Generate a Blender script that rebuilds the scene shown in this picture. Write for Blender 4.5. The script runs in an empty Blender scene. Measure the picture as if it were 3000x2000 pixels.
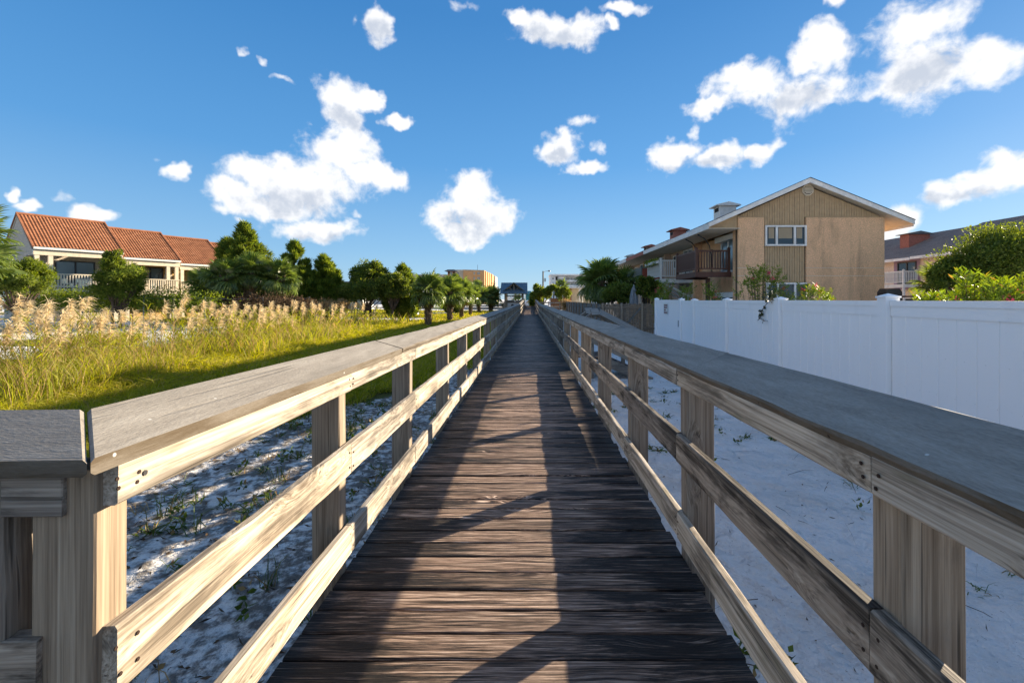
import bpy, math, random
import numpy as np
from mathutils import Vector, Matrix

rnd = random.Random(7)
rng = np.random.default_rng(11)
R = math.radians
scene = bpy.context.scene
col = scene.collection

# ------------------------------------------------------------------ camera
CZ = 1.85                                   # eye height over the sand
F = 16.0 / 36.0 * 3000
VX, VY = 1553.0, 877.0                      # where the boardwalk runs to, in the photograph
cam_d = bpy.data.cameras.new('camera')
cam = bpy.data.objects.new('camera', cam_d); col.objects.link(cam)
cam.location = (0, 0, CZ); cam.rotation_euler = (R(90), 0, 0)
cam_d.lens = 16.0; cam_d.sensor_width = 36.0
cam_d.shift_x = -(VX - 1500) / 3000; cam_d.shift_y = -(1000 - VY) / 3000
cam_d.clip_start = 0.05; cam_d.clip_end = 9000
scene.camera = cam

def at(px, py, Y):
    return Vector(((px - VX) / F * Y, Y, CZ + (VY - py) / F * Y))

# ------------------------------------------------------------------ sky and sun
SUN_AZ, SUN_EL = R(52.5), R(15.5)           # to the right of straight ahead, above the horizon
world = bpy.data.worlds.new('World'); scene.world = world; world.use_nodes = True
wt = world.node_tree; wt.nodes.clear()
def WN(t, **k):
    n = wt.nodes.new(t)
    for a, b in k.items(): setattr(n, a, b)
    return n
def wl(a, b): wt.links.new(a, b)
def wmath(op, a, b=None, c=None, clamp=False):
    n = WN('ShaderNodeMath', operation=op, use_clamp=clamp)
    for i, v in enumerate((a, b, c)):
        if v is None: continue
        if isinstance(v, (int, float)): n.inputs[i].default_value = v
        else: wl(v, n.inputs[i])
    return n.outputs[0]
sky = WN('ShaderNodeTexSky', sky_type='NISHITA', sun_disc=False)
sky.sun_elevation = SUN_EL; sky.sun_rotation = SUN_AZ
sky.altitude = 0; sky.air_density = 1.0; sky.dust_density = 0.12; sky.ozone_density = 3.0
tcw = WN('ShaderNodeTexCoord')
sepw = WN('ShaderNodeSeparateXYZ'); wl(tcw.outputs['Generated'], sepw.inputs[0])
az = wmath('ARCTAN2', sepw.outputs[0], sepw.outputs[1])
el = wmath('ARCSINE', sepw.outputs[2])
# deep polarised blue of a clear autumn evening, paling towards the horizon, laid over the physical sky
rampn = WN('ShaderNodeValToRGB'); wl(wmath('MULTIPLY', el, 1.0, clamp=True), rampn.inputs[0])
re_ = rampn.color_ramp.elements
while len(re_) < 5: re_.new(.5)
for q_, (p_, c_) in zip(re_, ((0, (.27,.45,.63)), (.10, (.18,.375,.61)), (.28, (.072,.262,.555)), (.55, (.032,.178,.45)), (1, (.022,.13,.36)))): q_.position = p_; q_.color = (*c_, 1)
rs_ = WN('ShaderNodeVectorMath', operation='SCALE'); wl(rampn.outputs[0], rs_.inputs[0]); rs_.inputs['Scale'].default_value = 3.15
hs = WN('ShaderNodeMixRGB'); hs.inputs[0].default_value = .91; wl(sky.outputs[0], hs.inputs[1]); wl(rs_.outputs[0], hs.inputs[2])
wn = WN('ShaderNodeTexNoise', noise_dimensions='3D'); wn.inputs['Scale'].default_value = 9; wn.inputs['Detail'].default_value = 4; wn.inputs['Roughness'].default_value = .6
wl(tcw.outputs['Generated'], wn.inputs['Vector'])
ae0 = WN('ShaderNodeCombineXYZ'); wl(az, ae0.inputs[0]); wl(el, ae0.inputs[1])
wv = WN('ShaderNodeVectorMath', operation='MULTIPLY_ADD'); wl(wn.outputs['Color'], wv.inputs[0]); wv.inputs[1].default_value = (.14, .10, 0); wv.inputs[2].default_value = (-.07, -.05, 0)
ae = WN('ShaderNodeVectorMath', operation='ADD'); wl(ae0.outputs[0], ae.inputs[0]); wl(wv.outputs[0], ae.inputs[1])
# cumulus puffs: (x, y, half width, half height) as read off the photograph at 2352 px, turned into azimuth / elevation
PUFFS = [(790,210,62,40),(845,222,26,24),(795,262,44,40),(800,308,48,36),(770,345,88,44),(855,398,62,38),(610,395,105,36),(535,440,72,42),
 (700,425,150,58),(640,472,110,28),(735,522,92,28),(808,540,30,14),(545,500,24,12),(868,48,26,36),(1062,28,30,14),
 (908,272,30,20),(318,345,22,14),(376,386,40,22),(540,130,16,10),(597,148,12,11),(642,196,26,10),(137,456,27,14),
 (35,474,50,15),(4,442,22,25),(232,500,56,24),(830,495,18,12),(1080,462,58,52),(1022,500,56,44),(1132,505,58,42),(1075,548,58,22),
 (1285,66,96,40),(1205,48,36,24),(1398,60,26,22),(1435,10,56,20),(1293,338,54,30),(1386,334,20,14),(1352,380,46,18),
 (1333,280,28,15),(1545,355,52,34),(1645,362,56,28),(1730,352,56,24),(1788,328,24,20),(1625,258,46,24),(1588,292,20,16),
 (1735,190,96,48),(1880,112,62,44),(1830,225,110,54),(2095,160,138,78),(2120,50,120,62),(2265,150,96,56),(1928,14,30,20),
 (2050,205,98,32),(2065,505,58,46),(2175,442,72,36),(2310,382,62,42),(2240,420,90,30)]
SHADE = [(690,455,150,40),(800,270,45,36),(745,540,80,18),(1075,520,85,34),(1275,85,80,26),(1300,352,46,20),(1640,378,120,18),
 (1800,235,110,42),(2085,175,110,62),(2210,450,110,26),(870,60,18,24)]
def puff_field(lst, soft):
    out = None
    for (x, y, rx, ry) in lst:
        u = (x / .784 - VX) / F; v = (VY - y / .784) / F
        s = math.sqrt(1 + u * u)
        a, e = math.atan(u), math.atan(v / s)
        k_ = 1.25 if rx * ry < 500 else 1.0
        ra = k_ * rx / .784 / F / (s * s); re = k_ * ry / .784 / F * s / (1 + u * u + v * v)
        n = WN('ShaderNodeVectorMath', operation='MULTIPLY_ADD')
        wl(ae.outputs[0], n.inputs[0]); n.inputs[1].default_value = (1 / ra, 1 / re, 0); n.inputs[2].default_value = (-a / ra, -e / re, .86 if (rx * ry < 500 and soft < .25) else 0)
        m = WN('ShaderNodeVectorMath', operation='LENGTH'); wl(n.outputs[0], m.inputs[0])
        o = m.outputs['Value']
        out = o if out is None else wmath('SMOOTH_MIN', out, o, soft)
    return out
dist = puff_field(PUFFS, 0.22)
cn = WN('ShaderNodeTexNoise', noise_dimensions='3D'); cn.inputs['Scale'].default_value = 22; cn.inputs['Detail'].default_value = 6; cn.inputs['Roughness'].default_value = .6; cn.inputs['Distortion'].default_value = .25
wl(tcw.outputs['Generated'], cn.inputs['Vector'])
cn2 = WN('ShaderNodeTexNoise', noise_dimensions='3D'); cn2.inputs['Scale'].default_value = 5.5; cn2.inputs['Detail'].default_value = 3
wl(tcw.outputs['Generated'], cn2.inputs['Vector'])
# elsewhere in the sky: the same kind of scattered cumulus
away = wmath('MULTIPLY', wmath('SUBTRACT', wmath('ABSOLUTE', az), .98, clamp=True), 6, clamp=True)
gen = wmath('ADD', wmath('MULTIPLY', wmath('SUBTRACT', .56, cn2.outputs[0]), 9), 1.0)
gen = wmath('ADD', gen, wmath('MULTIPLY', wmath('SUBTRACT', 1.0, away), 3))
dist2 = wmath('MINIMUM', dist, gen)
fld = wmath('ADD', wmath('SUBTRACT', 1.0, dist2), wmath('MULTIPLY', wmath('SUBTRACT', cn.outputs[0], .5), 1.7))
dens = WN('ShaderNodeMapRange', interpolation_type='SMOOTHSTEP'); wl(fld, dens.inputs[0])
dens.inputs[1].default_value = -.27; dens.inputs[2].default_value = .42
shd = puff_field(SHADE, 0.3)
sf = wmath('ADD', wmath('SUBTRACT', 1.0, shd), wmath('MULTIPLY', wmath('SUBTRACT', cn.outputs[0], .5), 1.4))
off = WN('ShaderNodeVectorMath', operation='ADD'); wl(tcw.outputs['Generated'], off.inputs[0]); off.inputs[1].default_value = (.010, .0, .014)
cn3 = WN('ShaderNodeTexNoise', noise_dimensions='3D'); cn3.inputs['Scale'].default_value = 22; cn3.inputs['Detail'].default_value = 4; cn3.inputs['Roughness'].default_value = .55
wl(off.outputs[0], cn3.inputs['Vector'])
# side of each billow that is turned away from the sun
sf = wmath('ADD', wmath('MULTIPLY', sf, .75), wmath('MULTIPLY', wmath('SUBTRACT', cn3.outputs[0], cn.outputs[0]), 2.6))
shr = WN('ShaderNodeMapRange', interpolation_type='SMOOTHSTEP'); wl(sf, shr.inputs[0]); shr.inputs[1].default_value = -.2; shr.inputs[2].default_value = .8
cc = WN('ShaderNodeMixRGB'); wl(shr.outputs[0], cc.inputs[0])
CLOUD = 1.0
cc.inputs[1].default_value = (2.75, 2.75, 2.78, 1); cc.inputs[2].default_value = (1.62, 1.76, 2.02, 1)
mx = WN('ShaderNodeMixRGB'); wl(wmath('MULTIPLY', dens.outputs[0], .96), mx.inputs[0]); wl(hs.outputs[0], mx.inputs[1]); wl(cc.outputs[0], mx.inputs[2])
bg = WN('ShaderNodeBackground'); bg.inputs['Strength'].default_value = 0.138
wl(mx.outputs[0], bg.inputs['Color'])
wo = WN('ShaderNodeOutputWorld'); wl(bg.outputs[0], wo.inputs[0])

sun_d = bpy.data.lights.new('sun', 'SUN'); sun_d.energy = 5.0; sun_d.angle = R(0.5); sun_d.color = (1.0, .84, .62)
sun = bpy.data.objects.new('sun', sun_d); col.objects.link(sun)
sun.location = (30, 20, 30)
sv = Vector((math.sin(SUN_AZ) * math.cos(SUN_EL), math.cos(SUN_AZ) * math.cos(SUN_EL), math.sin(SUN_EL)))
sun.rotation_euler = sv.to_track_quat('Z', 'Y').to_euler()
vs = scene.view_settings
vs.view_transform = 'Standard'; vs.look = 'None'; vs.gamma = 1; vs.use_curve_mapping = False
vs.exposure = 1.52
scene.render.engine = 'CYCLES'
cy = scene.cycles
cy.max_bounces = 4; cy.diffuse_bounces = 2; cy.glossy_bounces = 2; cy.transmission_bounces = 2; cy.transparent_max_bounces = 4
cy.use_denoising = True
world.cycles.sampling_method = 'NONE'

# ------------------------------------------------------------------ helpers
ORG = {}                                    # world origin of every object that has children in world coordinates
def link(o, parent=None):
    col.objects.link(o)
    if parent is not None: o.parent = parent
    return o
def tag(o, label=None, cat=None, group=None, kind=None):
    if label: o['label'] = label
    if cat: o['category'] = cat
    if group: o['group'] = group
    if kind: o['kind'] = kind
    return o
def thing(name, label, cat, loc=(0, 0, 0), rz=0.0, group=None, local=False):
    o = bpy.data.objects.new(name, None); col.objects.link(o)
    o.empty_display_size = .2
    o.location = loc; o.rotation_euler = (0, 0, rz)
    ORG[o] = Vector((0, 0, 0)) if local else Vector(loc)
    return tag(o, label, cat, group)
def org(p):
    return ORG.get(p, Vector((0, 0, 0))) if p is not None else Vector((0, 0, 0))

class MB:
    """collects shapes; build() links them as one mesh object"""
    def __init__(s): s.v = []; s.f = []; s.mi = []
    def add(s, vs, fs, mi=0):
        b = len(s.v); s.v.extend([tuple(v) for v in vs]); s.f.extend([tuple(i + b for i in f) for f in fs]); s.mi.extend([mi] * len(fs)); return s
    def box(s, x0, y0, z0, x1, y1, z1, mi=0):
        return s.add([(x0,y0,z0),(x1,y0,z0),(x1,y1,z0),(x0,y1,z0),(x0,y0,z1),(x1,y0,z1),(x1,y1,z1),(x0,y1,z1)],
                     [(0,3,2,1),(4,5,6,7),(0,1,5,4),(1,2,6,5),(2,3,7,6),(3,0,4,7)], mi)
    def bar(s, p0, p1, w, h, mi=0, up=(0,0,1)):
        p0, p1 = Vector(p0), Vector(p1); d = (p1 - p0).normalized(); u = Vector(up)
        if abs(d.dot(u)) > .98: u = Vector((0, 1, 0))
        a = d.cross(u).normalized(); b = a.cross(d).normalized()
        a *= w / 2; b *= h / 2
        vs = [p + q for p in (p0, p1) for q in (-a - b, a - b, a + b, -a + b)]
        return s.add(vs, [(0,1,2,3),(7,6,5,4),(0,4,5,1),(1,5,6,2),(2,6,7,3),(3,7,4,0)], mi)
    def tube(s, pts, rad, n=8, mi=0, cap=True):
        pts = [Vector(p) for p in pts]
        rad = rad if isinstance(rad, (list, tuple)) else [rad] * len(pts)
        vs = []; fs = []
        for i, p in enumerate(pts):
            d = (pts[min(i + 1, len(pts) - 1)] - pts[max(i - 1, 0)]).normalized()
            u = Vector((0, 0, 1)) if abs(d.z) < .95 else Vector((0, 1, 0))
            a = d.cross(u).normalized(); b = d.cross(a)
            for k in range(n):
                t = 2 * math.pi * k / n
                vs.append(p + (a * math.cos(t) + b * math.sin(t)) * rad[i])
        for i in range(len(pts) - 1):
            for k in range(n):
                k2 = (k + 1) % n
                fs.append((i*n+k, i*n+k2, (i+1)*n+k2, (i+1)*n+k))
        if cap:
            fs.append(tuple(range(n))[::-1]); fs.append(tuple((len(pts)-1)*n + k for k in range(n)))
        return s.add(vs, fs, mi)
    def poly(s, pts, th, axis, mi=0):
        """polygon extruded along a vector"""
        n = len(pts); ax = Vector(axis) * th
        a = [Vector(p) for p in pts]; b = [p + ax for p in a]
        fs = [tuple(range(n))[::-1], tuple(range(n, 2 * n))] + [(i, (i+1) % n, n + (i+1) % n, n + i) for i in range(n)]
        return s.add(a + b, fs, mi)
    def quad(s, a, b, c, d, mi=0): return s.add([a, b, c, d], [(0,1,2,3)], mi)
    def arr(s, V, Fq, mi=0):
        return s.add(V.tolist(), Fq.tolist(), mi)
    def mesh(s, name, o=Vector((0,0,0)), mats=(), smooth=False):
        me = bpy.data.meshes.new(name)
        me.from_pydata([(x - o[0], y - o[1], z - o[2]) for x, y, z in s.v], [], s.f)
        for m in mats: me.materials.append(m)
        if any(s.mi): me.polygons.foreach_set('material_index', s.mi)
        if smooth: me.polygons.foreach_set('use_smooth', [True] * len(me.polygons))
        me.update(); return me
    def build(s, name, mats, parent=None, smooth=False, kind=None):
        mats = mats if isinstance(mats, (list, tuple)) else (mats,)
        if parent is None and s.v:
            c = np.array(s.v); o = Vector(((c[:,0].min()+c[:,0].max())/2, (c[:,1].min()+c[:,1].max())/2, c[:,2].min()))
        else: o = org(parent)
        ob = bpy.data.objects.new(name, s.mesh(name, o, mats, smooth)); link(ob, parent)
        if parent is None: ob.location = o
        ORG[ob] = Vector(o)
        if kind: ob['kind'] = kind
        return ob
def np_obj(name, V, faces, mats, parent=None, kind=None, mi=None, smooth=False):
    """fast mesh from arrays; faces: list of int arrays (n,k)"""
    o = org(parent) if parent is not None else Vector((0, 0, 0))
    me = bpy.data.meshes.new(name)
    V = np.asarray(V, dtype=np.float32) - np.array(o[:], dtype=np.float32)
    me.vertices.add(len(V)); me.vertices.foreach_set('co', V.ravel())
    loops = np.concatenate([f.ravel() for f in faces]).astype(np.int32)
    tot = np.concatenate([np.full(len(f), f.shape[1]) for f in faces]).astype(np.int32)
    start = np.concatenate([[0], np.cumsum(tot)[:-1]]).astype(np.int32)
    me.loops.add(len(loops)); me.loops.foreach_set('vertex_index', loops)
    me.polygons.add(len(tot)); me.polygons.foreach_set('loop_start', start); me.polygons.foreach_set('loop_total', tot)
    mats = mats if isinstance(mats, (list, tuple)) else (mats,)
    for m in mats: me.materials.append(m)
    if mi is not None: me.polygons.foreach_set('material_index', np.asarray(mi, dtype=np.int32))
    if smooth: me.polygons.foreach_set('use_smooth', np.ones(len(tot), dtype=bool))
    me.update(calc_edges=True)
    ob = bpy.data.objects.new(name, me); link(ob, parent); ORG[ob] = Vector(o)
    if kind: ob['kind'] = kind
    return ob
def share(src_mesh, name, parent, loc, rot=None, mat4=None, scale=None):
    ob = bpy.data.objects.new(name, src_mesh); link(ob, parent)
    if mat4 is not None:
        ob.matrix_local = Matrix.Translation(-org(parent)) @ mat4
    else:
        ob.location = Vector(loc) - org(parent)
        if rot is not None: ob.rotation_euler = rot
        if scale is not None: ob.scale = scale
    return ob
_bc = {}
def board_mesh(L, W, H, mat, ch=.004, jit=.0015, seg=None, var=0):
    key = (round(L, 3), round(W, 3), round(H, 3), mat.name, var, ch, jit)
    if key in _bc: return _bc[key]
    n = seg or max(1, int(L / .12)); rr = np.random.default_rng(abs(hash(str(key))) % 9999 if False else (int(L*1000)*7 + int(W*1000)*3 + var*131) % 99991)
    w, h = W / 2, H / 2
    prof = [(-w+ch,-h),(w-ch,-h),(w,-h+ch),(w,h-ch),(w-ch,h),(-w+ch,h),(-w,h-ch),(-w,-h+ch)]
    vs = []; fs = []
    for i in range(n + 1):
        x = -L / 2 + L * i / n
        wob = rr.normal(0, jit, 2)
        for (a, b) in prof:
            j = rr.normal(0, jit * .7, 3) if jit else (0, 0, 0)
            vs.append((x + (j[0] * 2 if i in (0, n) else 0), a + wob[0] + j[1], b + wob[1] * .6 + j[2]))
    for i in range(n):
        for k in range(8):
            k2 = (k + 1) % 8
            fs.append((i*8+k, i*8+k2, (i+1)*8+k2, (i+1)*8+k))
    fs.append(tuple(range(8))[::-1]); fs.append(tuple(n*8+k for k in range(8)))
    me = bpy.data.meshes.new('board'); me.from_pydata(vs, [], fs); me.materials.append(mat); me.update()
    _bc[key] = me; return me
def beam(name, p0, p1, W, H, mat, parent, up=(0, 0, 1), var=0, jit=.0015, ch=.004, seg=None, roll=0):
    """a board from p0 to p1: length along its own X, W across, H along `up`"""
    p0, p1 = Vector(p0), Vector(p1); d = (p1 - p0); L = d.length; d.normalize(); u = Vector(up)
    if abs(d.dot(u)) > .98: u = Vector((0, 1, 0))
    y = u.cross(d).normalized(); z = d.cross(y)
    m = Matrix((d, y, z)).transposed().to_4x4(); m.translation = (p0 + p1) / 2
    if roll: m = m @ Matrix.Rotation(roll, 4, 'X')
    return share(board_mesh(L, W, H, mat, ch, jit, seg, var), name, parent, None, mat4=m)
# ------------------------------------------------------------------ materials
class NT:
    def __init__(s, name):
        s.m = bpy.data.materials.new(name); s.m.use_nodes = True; s.t = s.m.node_tree; s.t.nodes.clear()
        s.out = s.n('ShaderNodeOutputMaterial')
    def n(s, t, **k):
        x = s.t.nodes.new(t)
        for a, b in k.items(): setattr(x, a, b)
        return x
    def l(s, a, b): s.t.links.new(a, b)
    def put(s, sock, v):
        if v is None: return
        if hasattr(v, 'is_linked') or isinstance(v, bpy.types.NodeSocket): s.l(v, sock)
        elif isinstance(v, (tuple, list)) and len(v) == 3 and sock.type == 'RGBA': sock.default_value = (*v, 1)
        else: sock.default_value = v
    def math(s, op, a, b=None, c=None, clamp=False):
        x = s.n('ShaderNodeMath', operation=op, use_clamp=clamp)
        for i, v in enumerate((a, b, c)): s.put(x.inputs[i], v)
        return x.outputs[0]
    def vec(s, op, a, b=None):
        x = s.n('ShaderNodeVectorMath', operation=op); s.put(x.inputs[0], a); s.put(x.inputs[1], b); return x.outputs[0]
    def mapping(s, v, scale=(1,1,1), rot=(0,0,0), loc=(0,0,0)):
        x = s.n('ShaderNodeMapping'); s.put(x.inputs[0], v); x.inputs['Scale'].default_value = scale; x.inputs['Rotation'].default_value = rot; x.inputs['Location'].default_value = loc; return x.outputs[0]
    def noise(s, v, scale=1, detail=4, rough=.55, dist=0):
        x = s.n('ShaderNodeTexNoise'); s.put(x.inputs['Vector'], v); x.inputs['Scale'].default_value = scale; x.inputs['Detail'].default_value = detail; x.inputs['Roughness'].default_value = rough; x.inputs['Distortion'].default_value = dist; return x.outputs[0]
    def voro(s, v, scale=1, feature='F1'):
        x = s.n('ShaderNodeTexVoronoi', feature=feature); s.put(x.inputs['Vector'], v); x.inputs['Scale'].default_value = scale; return x.outputs
    def ramp(s, f, stops, mode='LINEAR'):
        x = s.n('ShaderNodeValToRGB'); s.put(x.inputs[0], f); e = x.color_ramp.elements; x.color_ramp.interpolation = mode
        while len(e) < len(stops): e.new(.5)
        for q, (p, c) in zip(e, stops):
            q.position = p; q.color = (*c, 1) if len(c) == 3 else c
        return x.outputs[0]
    def sstep(s, f, a, b, lo=0., hi=1.):
        x = s.n('ShaderNodeMapRange', interpolation_type='SMOOTHSTEP'); s.put(x.inputs[0], f)
        x.inputs[1].default_value = a; x.inputs[2].default_value = b; x.inputs[3].default_value = lo; x.inputs[4].default_value = hi; return x.outputs[0]
    def mix(s, f, a, b, mode='MIX'):
        x = s.n('ShaderNodeMixRGB', blend_type=mode); s.put(x.inputs[0], f); s.put(x.inputs[1], a); s.put(x.inputs[2], b); return x.outputs[0]
    def hsv(s, c, h=.5, sat=1., v=1.):
        x = s.n('ShaderNodeHueSaturation'); s.put(x.inputs['Hue'], h); s.put(x.inputs['Saturation'], sat); s.put(x.inputs['Value'], v); s.put(x.inputs['Color'], c); return x.outputs[0]
    def bump(s, h, strength=.3, dist=.01, normal=None):
        x = s.n('ShaderNodeBump'); s.put(x.inputs['Height'], h); x.inputs['Strength'].default_value = strength; x.inputs['Distance'].default_value = dist
        if normal is not None: s.l(normal, x.inputs['Normal'])
        return x.outputs[0]
    def bsdf(s, color, rough=.8, normal=None, spec=.3, metal=0., **k):
        x = s.n('ShaderNodeBsdfPrincipled'); s.put(x.inputs['Base Color'], color); s.put(x.inputs['Roughness'], rough)
        x.inputs['Specular IOR Level'].default_value = spec; x.inputs['Metallic'].default_value = metal
        if normal is not None: s.l(normal, x.inputs['Normal'])
        for a, b in k.items(): s.put(x.inputs[a.replace('_', ' ')], b)
        s.l(x.outputs[0], s.out.inputs[0]); return x
    def tc(s): return s.n('ShaderNodeTexCoord').outputs['Object']
    def pos(s): return s.n('ShaderNodeNewGeometry').outputs['Position']
    def orand(s): return s.n('ShaderNodeObjectInfo').outputs['Random']
    def island(s): return s.n('ShaderNodeNewGeometry').outputs['Random Per Island']

def wood(name, light, mid, dark, stain=.5, stain_col=(.03,.027,.024), lo=.56, hi=.74, rough=.8, bump=.5, contrast=1., moss=0., spec=.25):
    t = NT(name); o = t.tc(); r = t.orand()
    off = t.n('ShaderNodeCombineXYZ'); t.put(off.inputs[0], t.math('MULTIPLY', r, 41)); t.put(off.inputs[1], t.math('MULTIPLY', r, 23)); t.put(off.inputs[2], t.math('MULTIPLY', r, 17))
    v = t.vec('ADD', o, off.outputs[0])
    # knots bend the grain around them
    kv = t.voro(t.mapping(v, (1.7, 6.5, 6.5)), 1.0)
    kd = kv['Distance']
    knot = t.sstep(kd, .05, .13, 1, 0)
    bend = t.sstep(kd, .05, .42, .5, 0)
    warp = t.n('ShaderNodeCombineXYZ'); t.put(warp.inputs[1], t.math('MULTIPLY', bend, .12)); t.put(warp.inputs[2], t.math('MULTIPLY', bend, .12))
    v2 = t.vec('ADD', v, warp.outputs[0])
    g1 = t.noise(t.mapping(v2, (.9, 42, 42)), 1, 6, .6, .35)
    g2 = t.noise(t.mapping(v2, (3, 170, 170)), 1, 3, .6, .1)
    g = t.math('ADD', t.math('MULTIPLY', g1, .6), t.math('MULTIPLY', g2, .4))
    c = t.ramp(g, [(.5 - .16 / contrast, dark), (.5, mid), (.5 + .14 / contrast, light)])
    st = t.noise(t.mapping(v, (1.5, 7, 7)), 1, 6, .68, .4)
    sm = t.math('MULTIPLY', t.sstep(st, lo, hi), stain, clamp=True)
    sm = t.math('MULTIPLY', sm, t.sstep(g, .3, .62, 1.2, .75), clamp=True)
    c = t.mix(sm, c, stain_col)
    if moss:
        ms = t.noise(t.mapping(v, (3, 10, 10), loc=(3, 1, 7)), 1, 4)
        c = t.mix(t.math('MULTIPLY', t.sstep(ms, .58, .72), moss), c, (.09, .095, .03))
    crack = t.sstep(t.noise(t.mapping(v2, (1.6, 60, 60), loc=(9, 2, 4)), 1, 2, .5), .66, .72)
    c = t.mix(t.math('MULTIPLY', crack, .65), c, (.035, .028, .022))
    c = t.mix(t.math('MULTIPLY', knot, .8), c, (.05, .03, .018))
    c = t.hsv(c, .5, t.math('ADD', t.math('MULTIPLY', r, .3), .85), t.math('ADD', t.math('MULTIPLY', r, .34), .82))
    hgt = t.math('SUBTRACT', t.math('SUBTRACT', g, t.math('MULTIPLY', crack, .6)), t.math('MULTIPLY', knot, .3))
    t.bsdf(c, rough, t.bump(hgt, bump, .006), spec)
    return t.m

M = {}
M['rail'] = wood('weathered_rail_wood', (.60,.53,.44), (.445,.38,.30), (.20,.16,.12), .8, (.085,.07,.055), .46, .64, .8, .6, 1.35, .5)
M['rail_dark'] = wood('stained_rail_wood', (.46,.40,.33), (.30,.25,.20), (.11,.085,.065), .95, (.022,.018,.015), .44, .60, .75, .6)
M['post'] = wood('post_wood', (.40,.335,.26), (.27,.215,.16), (.115,.085,.06), .6, (.05,.042,.035), .55, .74, .8, .45)
M['old_post'] = wood('grey_post_wood', (.34,.31,.26), (.22,.195,.165), (.09,.08,.065), .6, (.04,.038,.033), .5, .7, .85, .5, moss=.4)

def deck_mat():
    t = NT('black_stained_deck_wood'); o = t.tc(); r = t.orand()
    off = t.n('ShaderNodeCombineXYZ'); t.put(off.inputs[0], t.math('MULTIPLY', r, 41)); t.put(off.inputs[1], t.math('MULTIPLY', r, 23))
    v = t.vec('ADD', o, off.outputs[0])
    kd = t.voro(t.mapping(v, (1.15, 5.5, 5.5)), 1.0)['Distance']
    knot = t.sstep(kd, .04, .10, 1, 0); bend = t.sstep(kd, .04, .40, .55, 0)
    warp = t.n('ShaderNodeCombineXYZ'); t.put(warp.inputs[1], t.math('MULTIPLY', bend, .10))
    v2 = t.vec('ADD', v, warp.outputs[0])
    g1 = t.noise(t.mapping(v2, (2.6, 95, 95)), 1, 7, .68, .2)
    g2 = t.noise(t.mapping(v2, (6, 260, 260)), 1, 4, .65, .1)
    g = t.math('ADD', t.math('MULTIPLY', g1, .58), t.math('MULTIPLY', g2, .42))
    c = t.ramp(g, [(.40, (.010,.008,.007)), (.47, (.085,.054,.038)), (.535, (.27,.18,.13)), (.62, (.66,.50,.39))])
    # black mould, heavier away from the trodden middle of the walk
    s = t.n('ShaderNodeSeparateXYZ'); t.l(o, s.inputs[0])
    edge = t.sstep(t.math('ABSOLUTE', t.math('SUBTRACT', s.outputs[0], -.12)), .15, .72, -.07, .16)
    m1 = t.noise(t.mapping(v, (1.6, 13, 13), loc=(4, 4, 1)), 1, 8, .72, .5)
    mould = t.sstep(t.math('ADD', m1, t.math('ADD', edge, t.math('MULTIPLY', t.math('SUBTRACT', r, .5), .20))), .45, .62)
    mould = t.math('MULTIPLY', mould, t.sstep(g, .5, .68, 1, .45))
    c = t.mix(t.math('MULTIPLY', mould, .96), c, (.009,.008,.008))
    c = t.hsv(c, .5, 1, t.math('ADD', t.math('MULTIPLY', t.math('FRACT', t.math('MULTIPLY', r, 9.7)), .55), .72))
    crack = t.sstep(t.noise(t.mapping(v2, (1.2, 46, 46), loc=(9, 2, 4)), 1, 2, .5), .62, .69)
    c = t.mix(t.math('MULTIPLY', crack, .8), c, (.008,.007,.006))
    c = t.mix(t.math('MULTIPLY', knot, .75), c, (.03,.02,.014))
    hgt = t.math('SUBTRACT', t.math('ADD', g, t.math('MULTIPLY', mould, .05)), t.math('ADD', t.math('MULTIPLY', crack, .5), t.math('MULTIPLY', knot, .35)))
    ro = t.sstep(g1, .3, .7, .5, .75)
    t.bsdf(c, ro, t.bump(hgt, 1.0, .010), .22)
    return t.m
M['deck'] = deck_mat()

def cap_mat():
    t = NT('grey_cap_board'); o = t.tc(); r = t.orand()
    n1 = t.noise(t.mapping(o, (3, 26, 26)), 1, 7, .72, .3); n2 = t.noise(t.mapping(o, (60, 260, 260)), 1, 3, .6); n3 = t.noise(t.mapping(o, (1.2, 5, 5)), 1, 4)
    c = t.ramp(t.math('ADD', t.math('MULTIPLY', n1, .6), t.math('MULTIPLY', n2, .4)), [(.35, (.19,.17,.145)), (.5, (.265,.24,.205)), (.66, (.34,.315,.275))])
    c = t.mix(t.sstep(n3, .5, .75, 0, .5), c, (.13,.12,.105))
    # brown, mossy sawn edge
    s = t.n('ShaderNodeSeparateXYZ'); t.l(t.n('ShaderNodeNewGeometry').outputs['Normal'], s.inputs[0])
    side = t.sstep(s.outputs[2], .75, .5)
    c = t.mix(t.math('MULTIPLY', side, t.sstep(n1, .3, .7, .45, 1)), c, (.085,.062,.038))
    sp = t.voro(t.mapping(o, (11, 11, 11)), 1.0); spm = t.sstep(sp['Distance'], .035, .06, 1, 0)
    c = t.mix(t.math('MULTIPLY', spm, .8), c, t.ramp(sp['Color'], [(.45, (.02,.018,.016)), (.5, (.55,.55,.53))]))
    c = t.hsv(c, .5, 1, t.math('ADD', t.math('MULTIPLY', r, .2), .9))
    crk = t.sstep(t.noise(t.mapping(o, (1.1, 42, 42), loc=(3, 7, 1)), 1, 2, .5), .64, .70)
    c = t.mix(t.math('MULTIPLY', crk, .28), c, (.08,.07,.058))
    t.bsdf(c, .8, t.bump(t.math('SUBTRACT', t.math('ADD', n2, n1), crk), .4, .004), .2)
    return t.m
M['cap'] = cap_mat()

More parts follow.
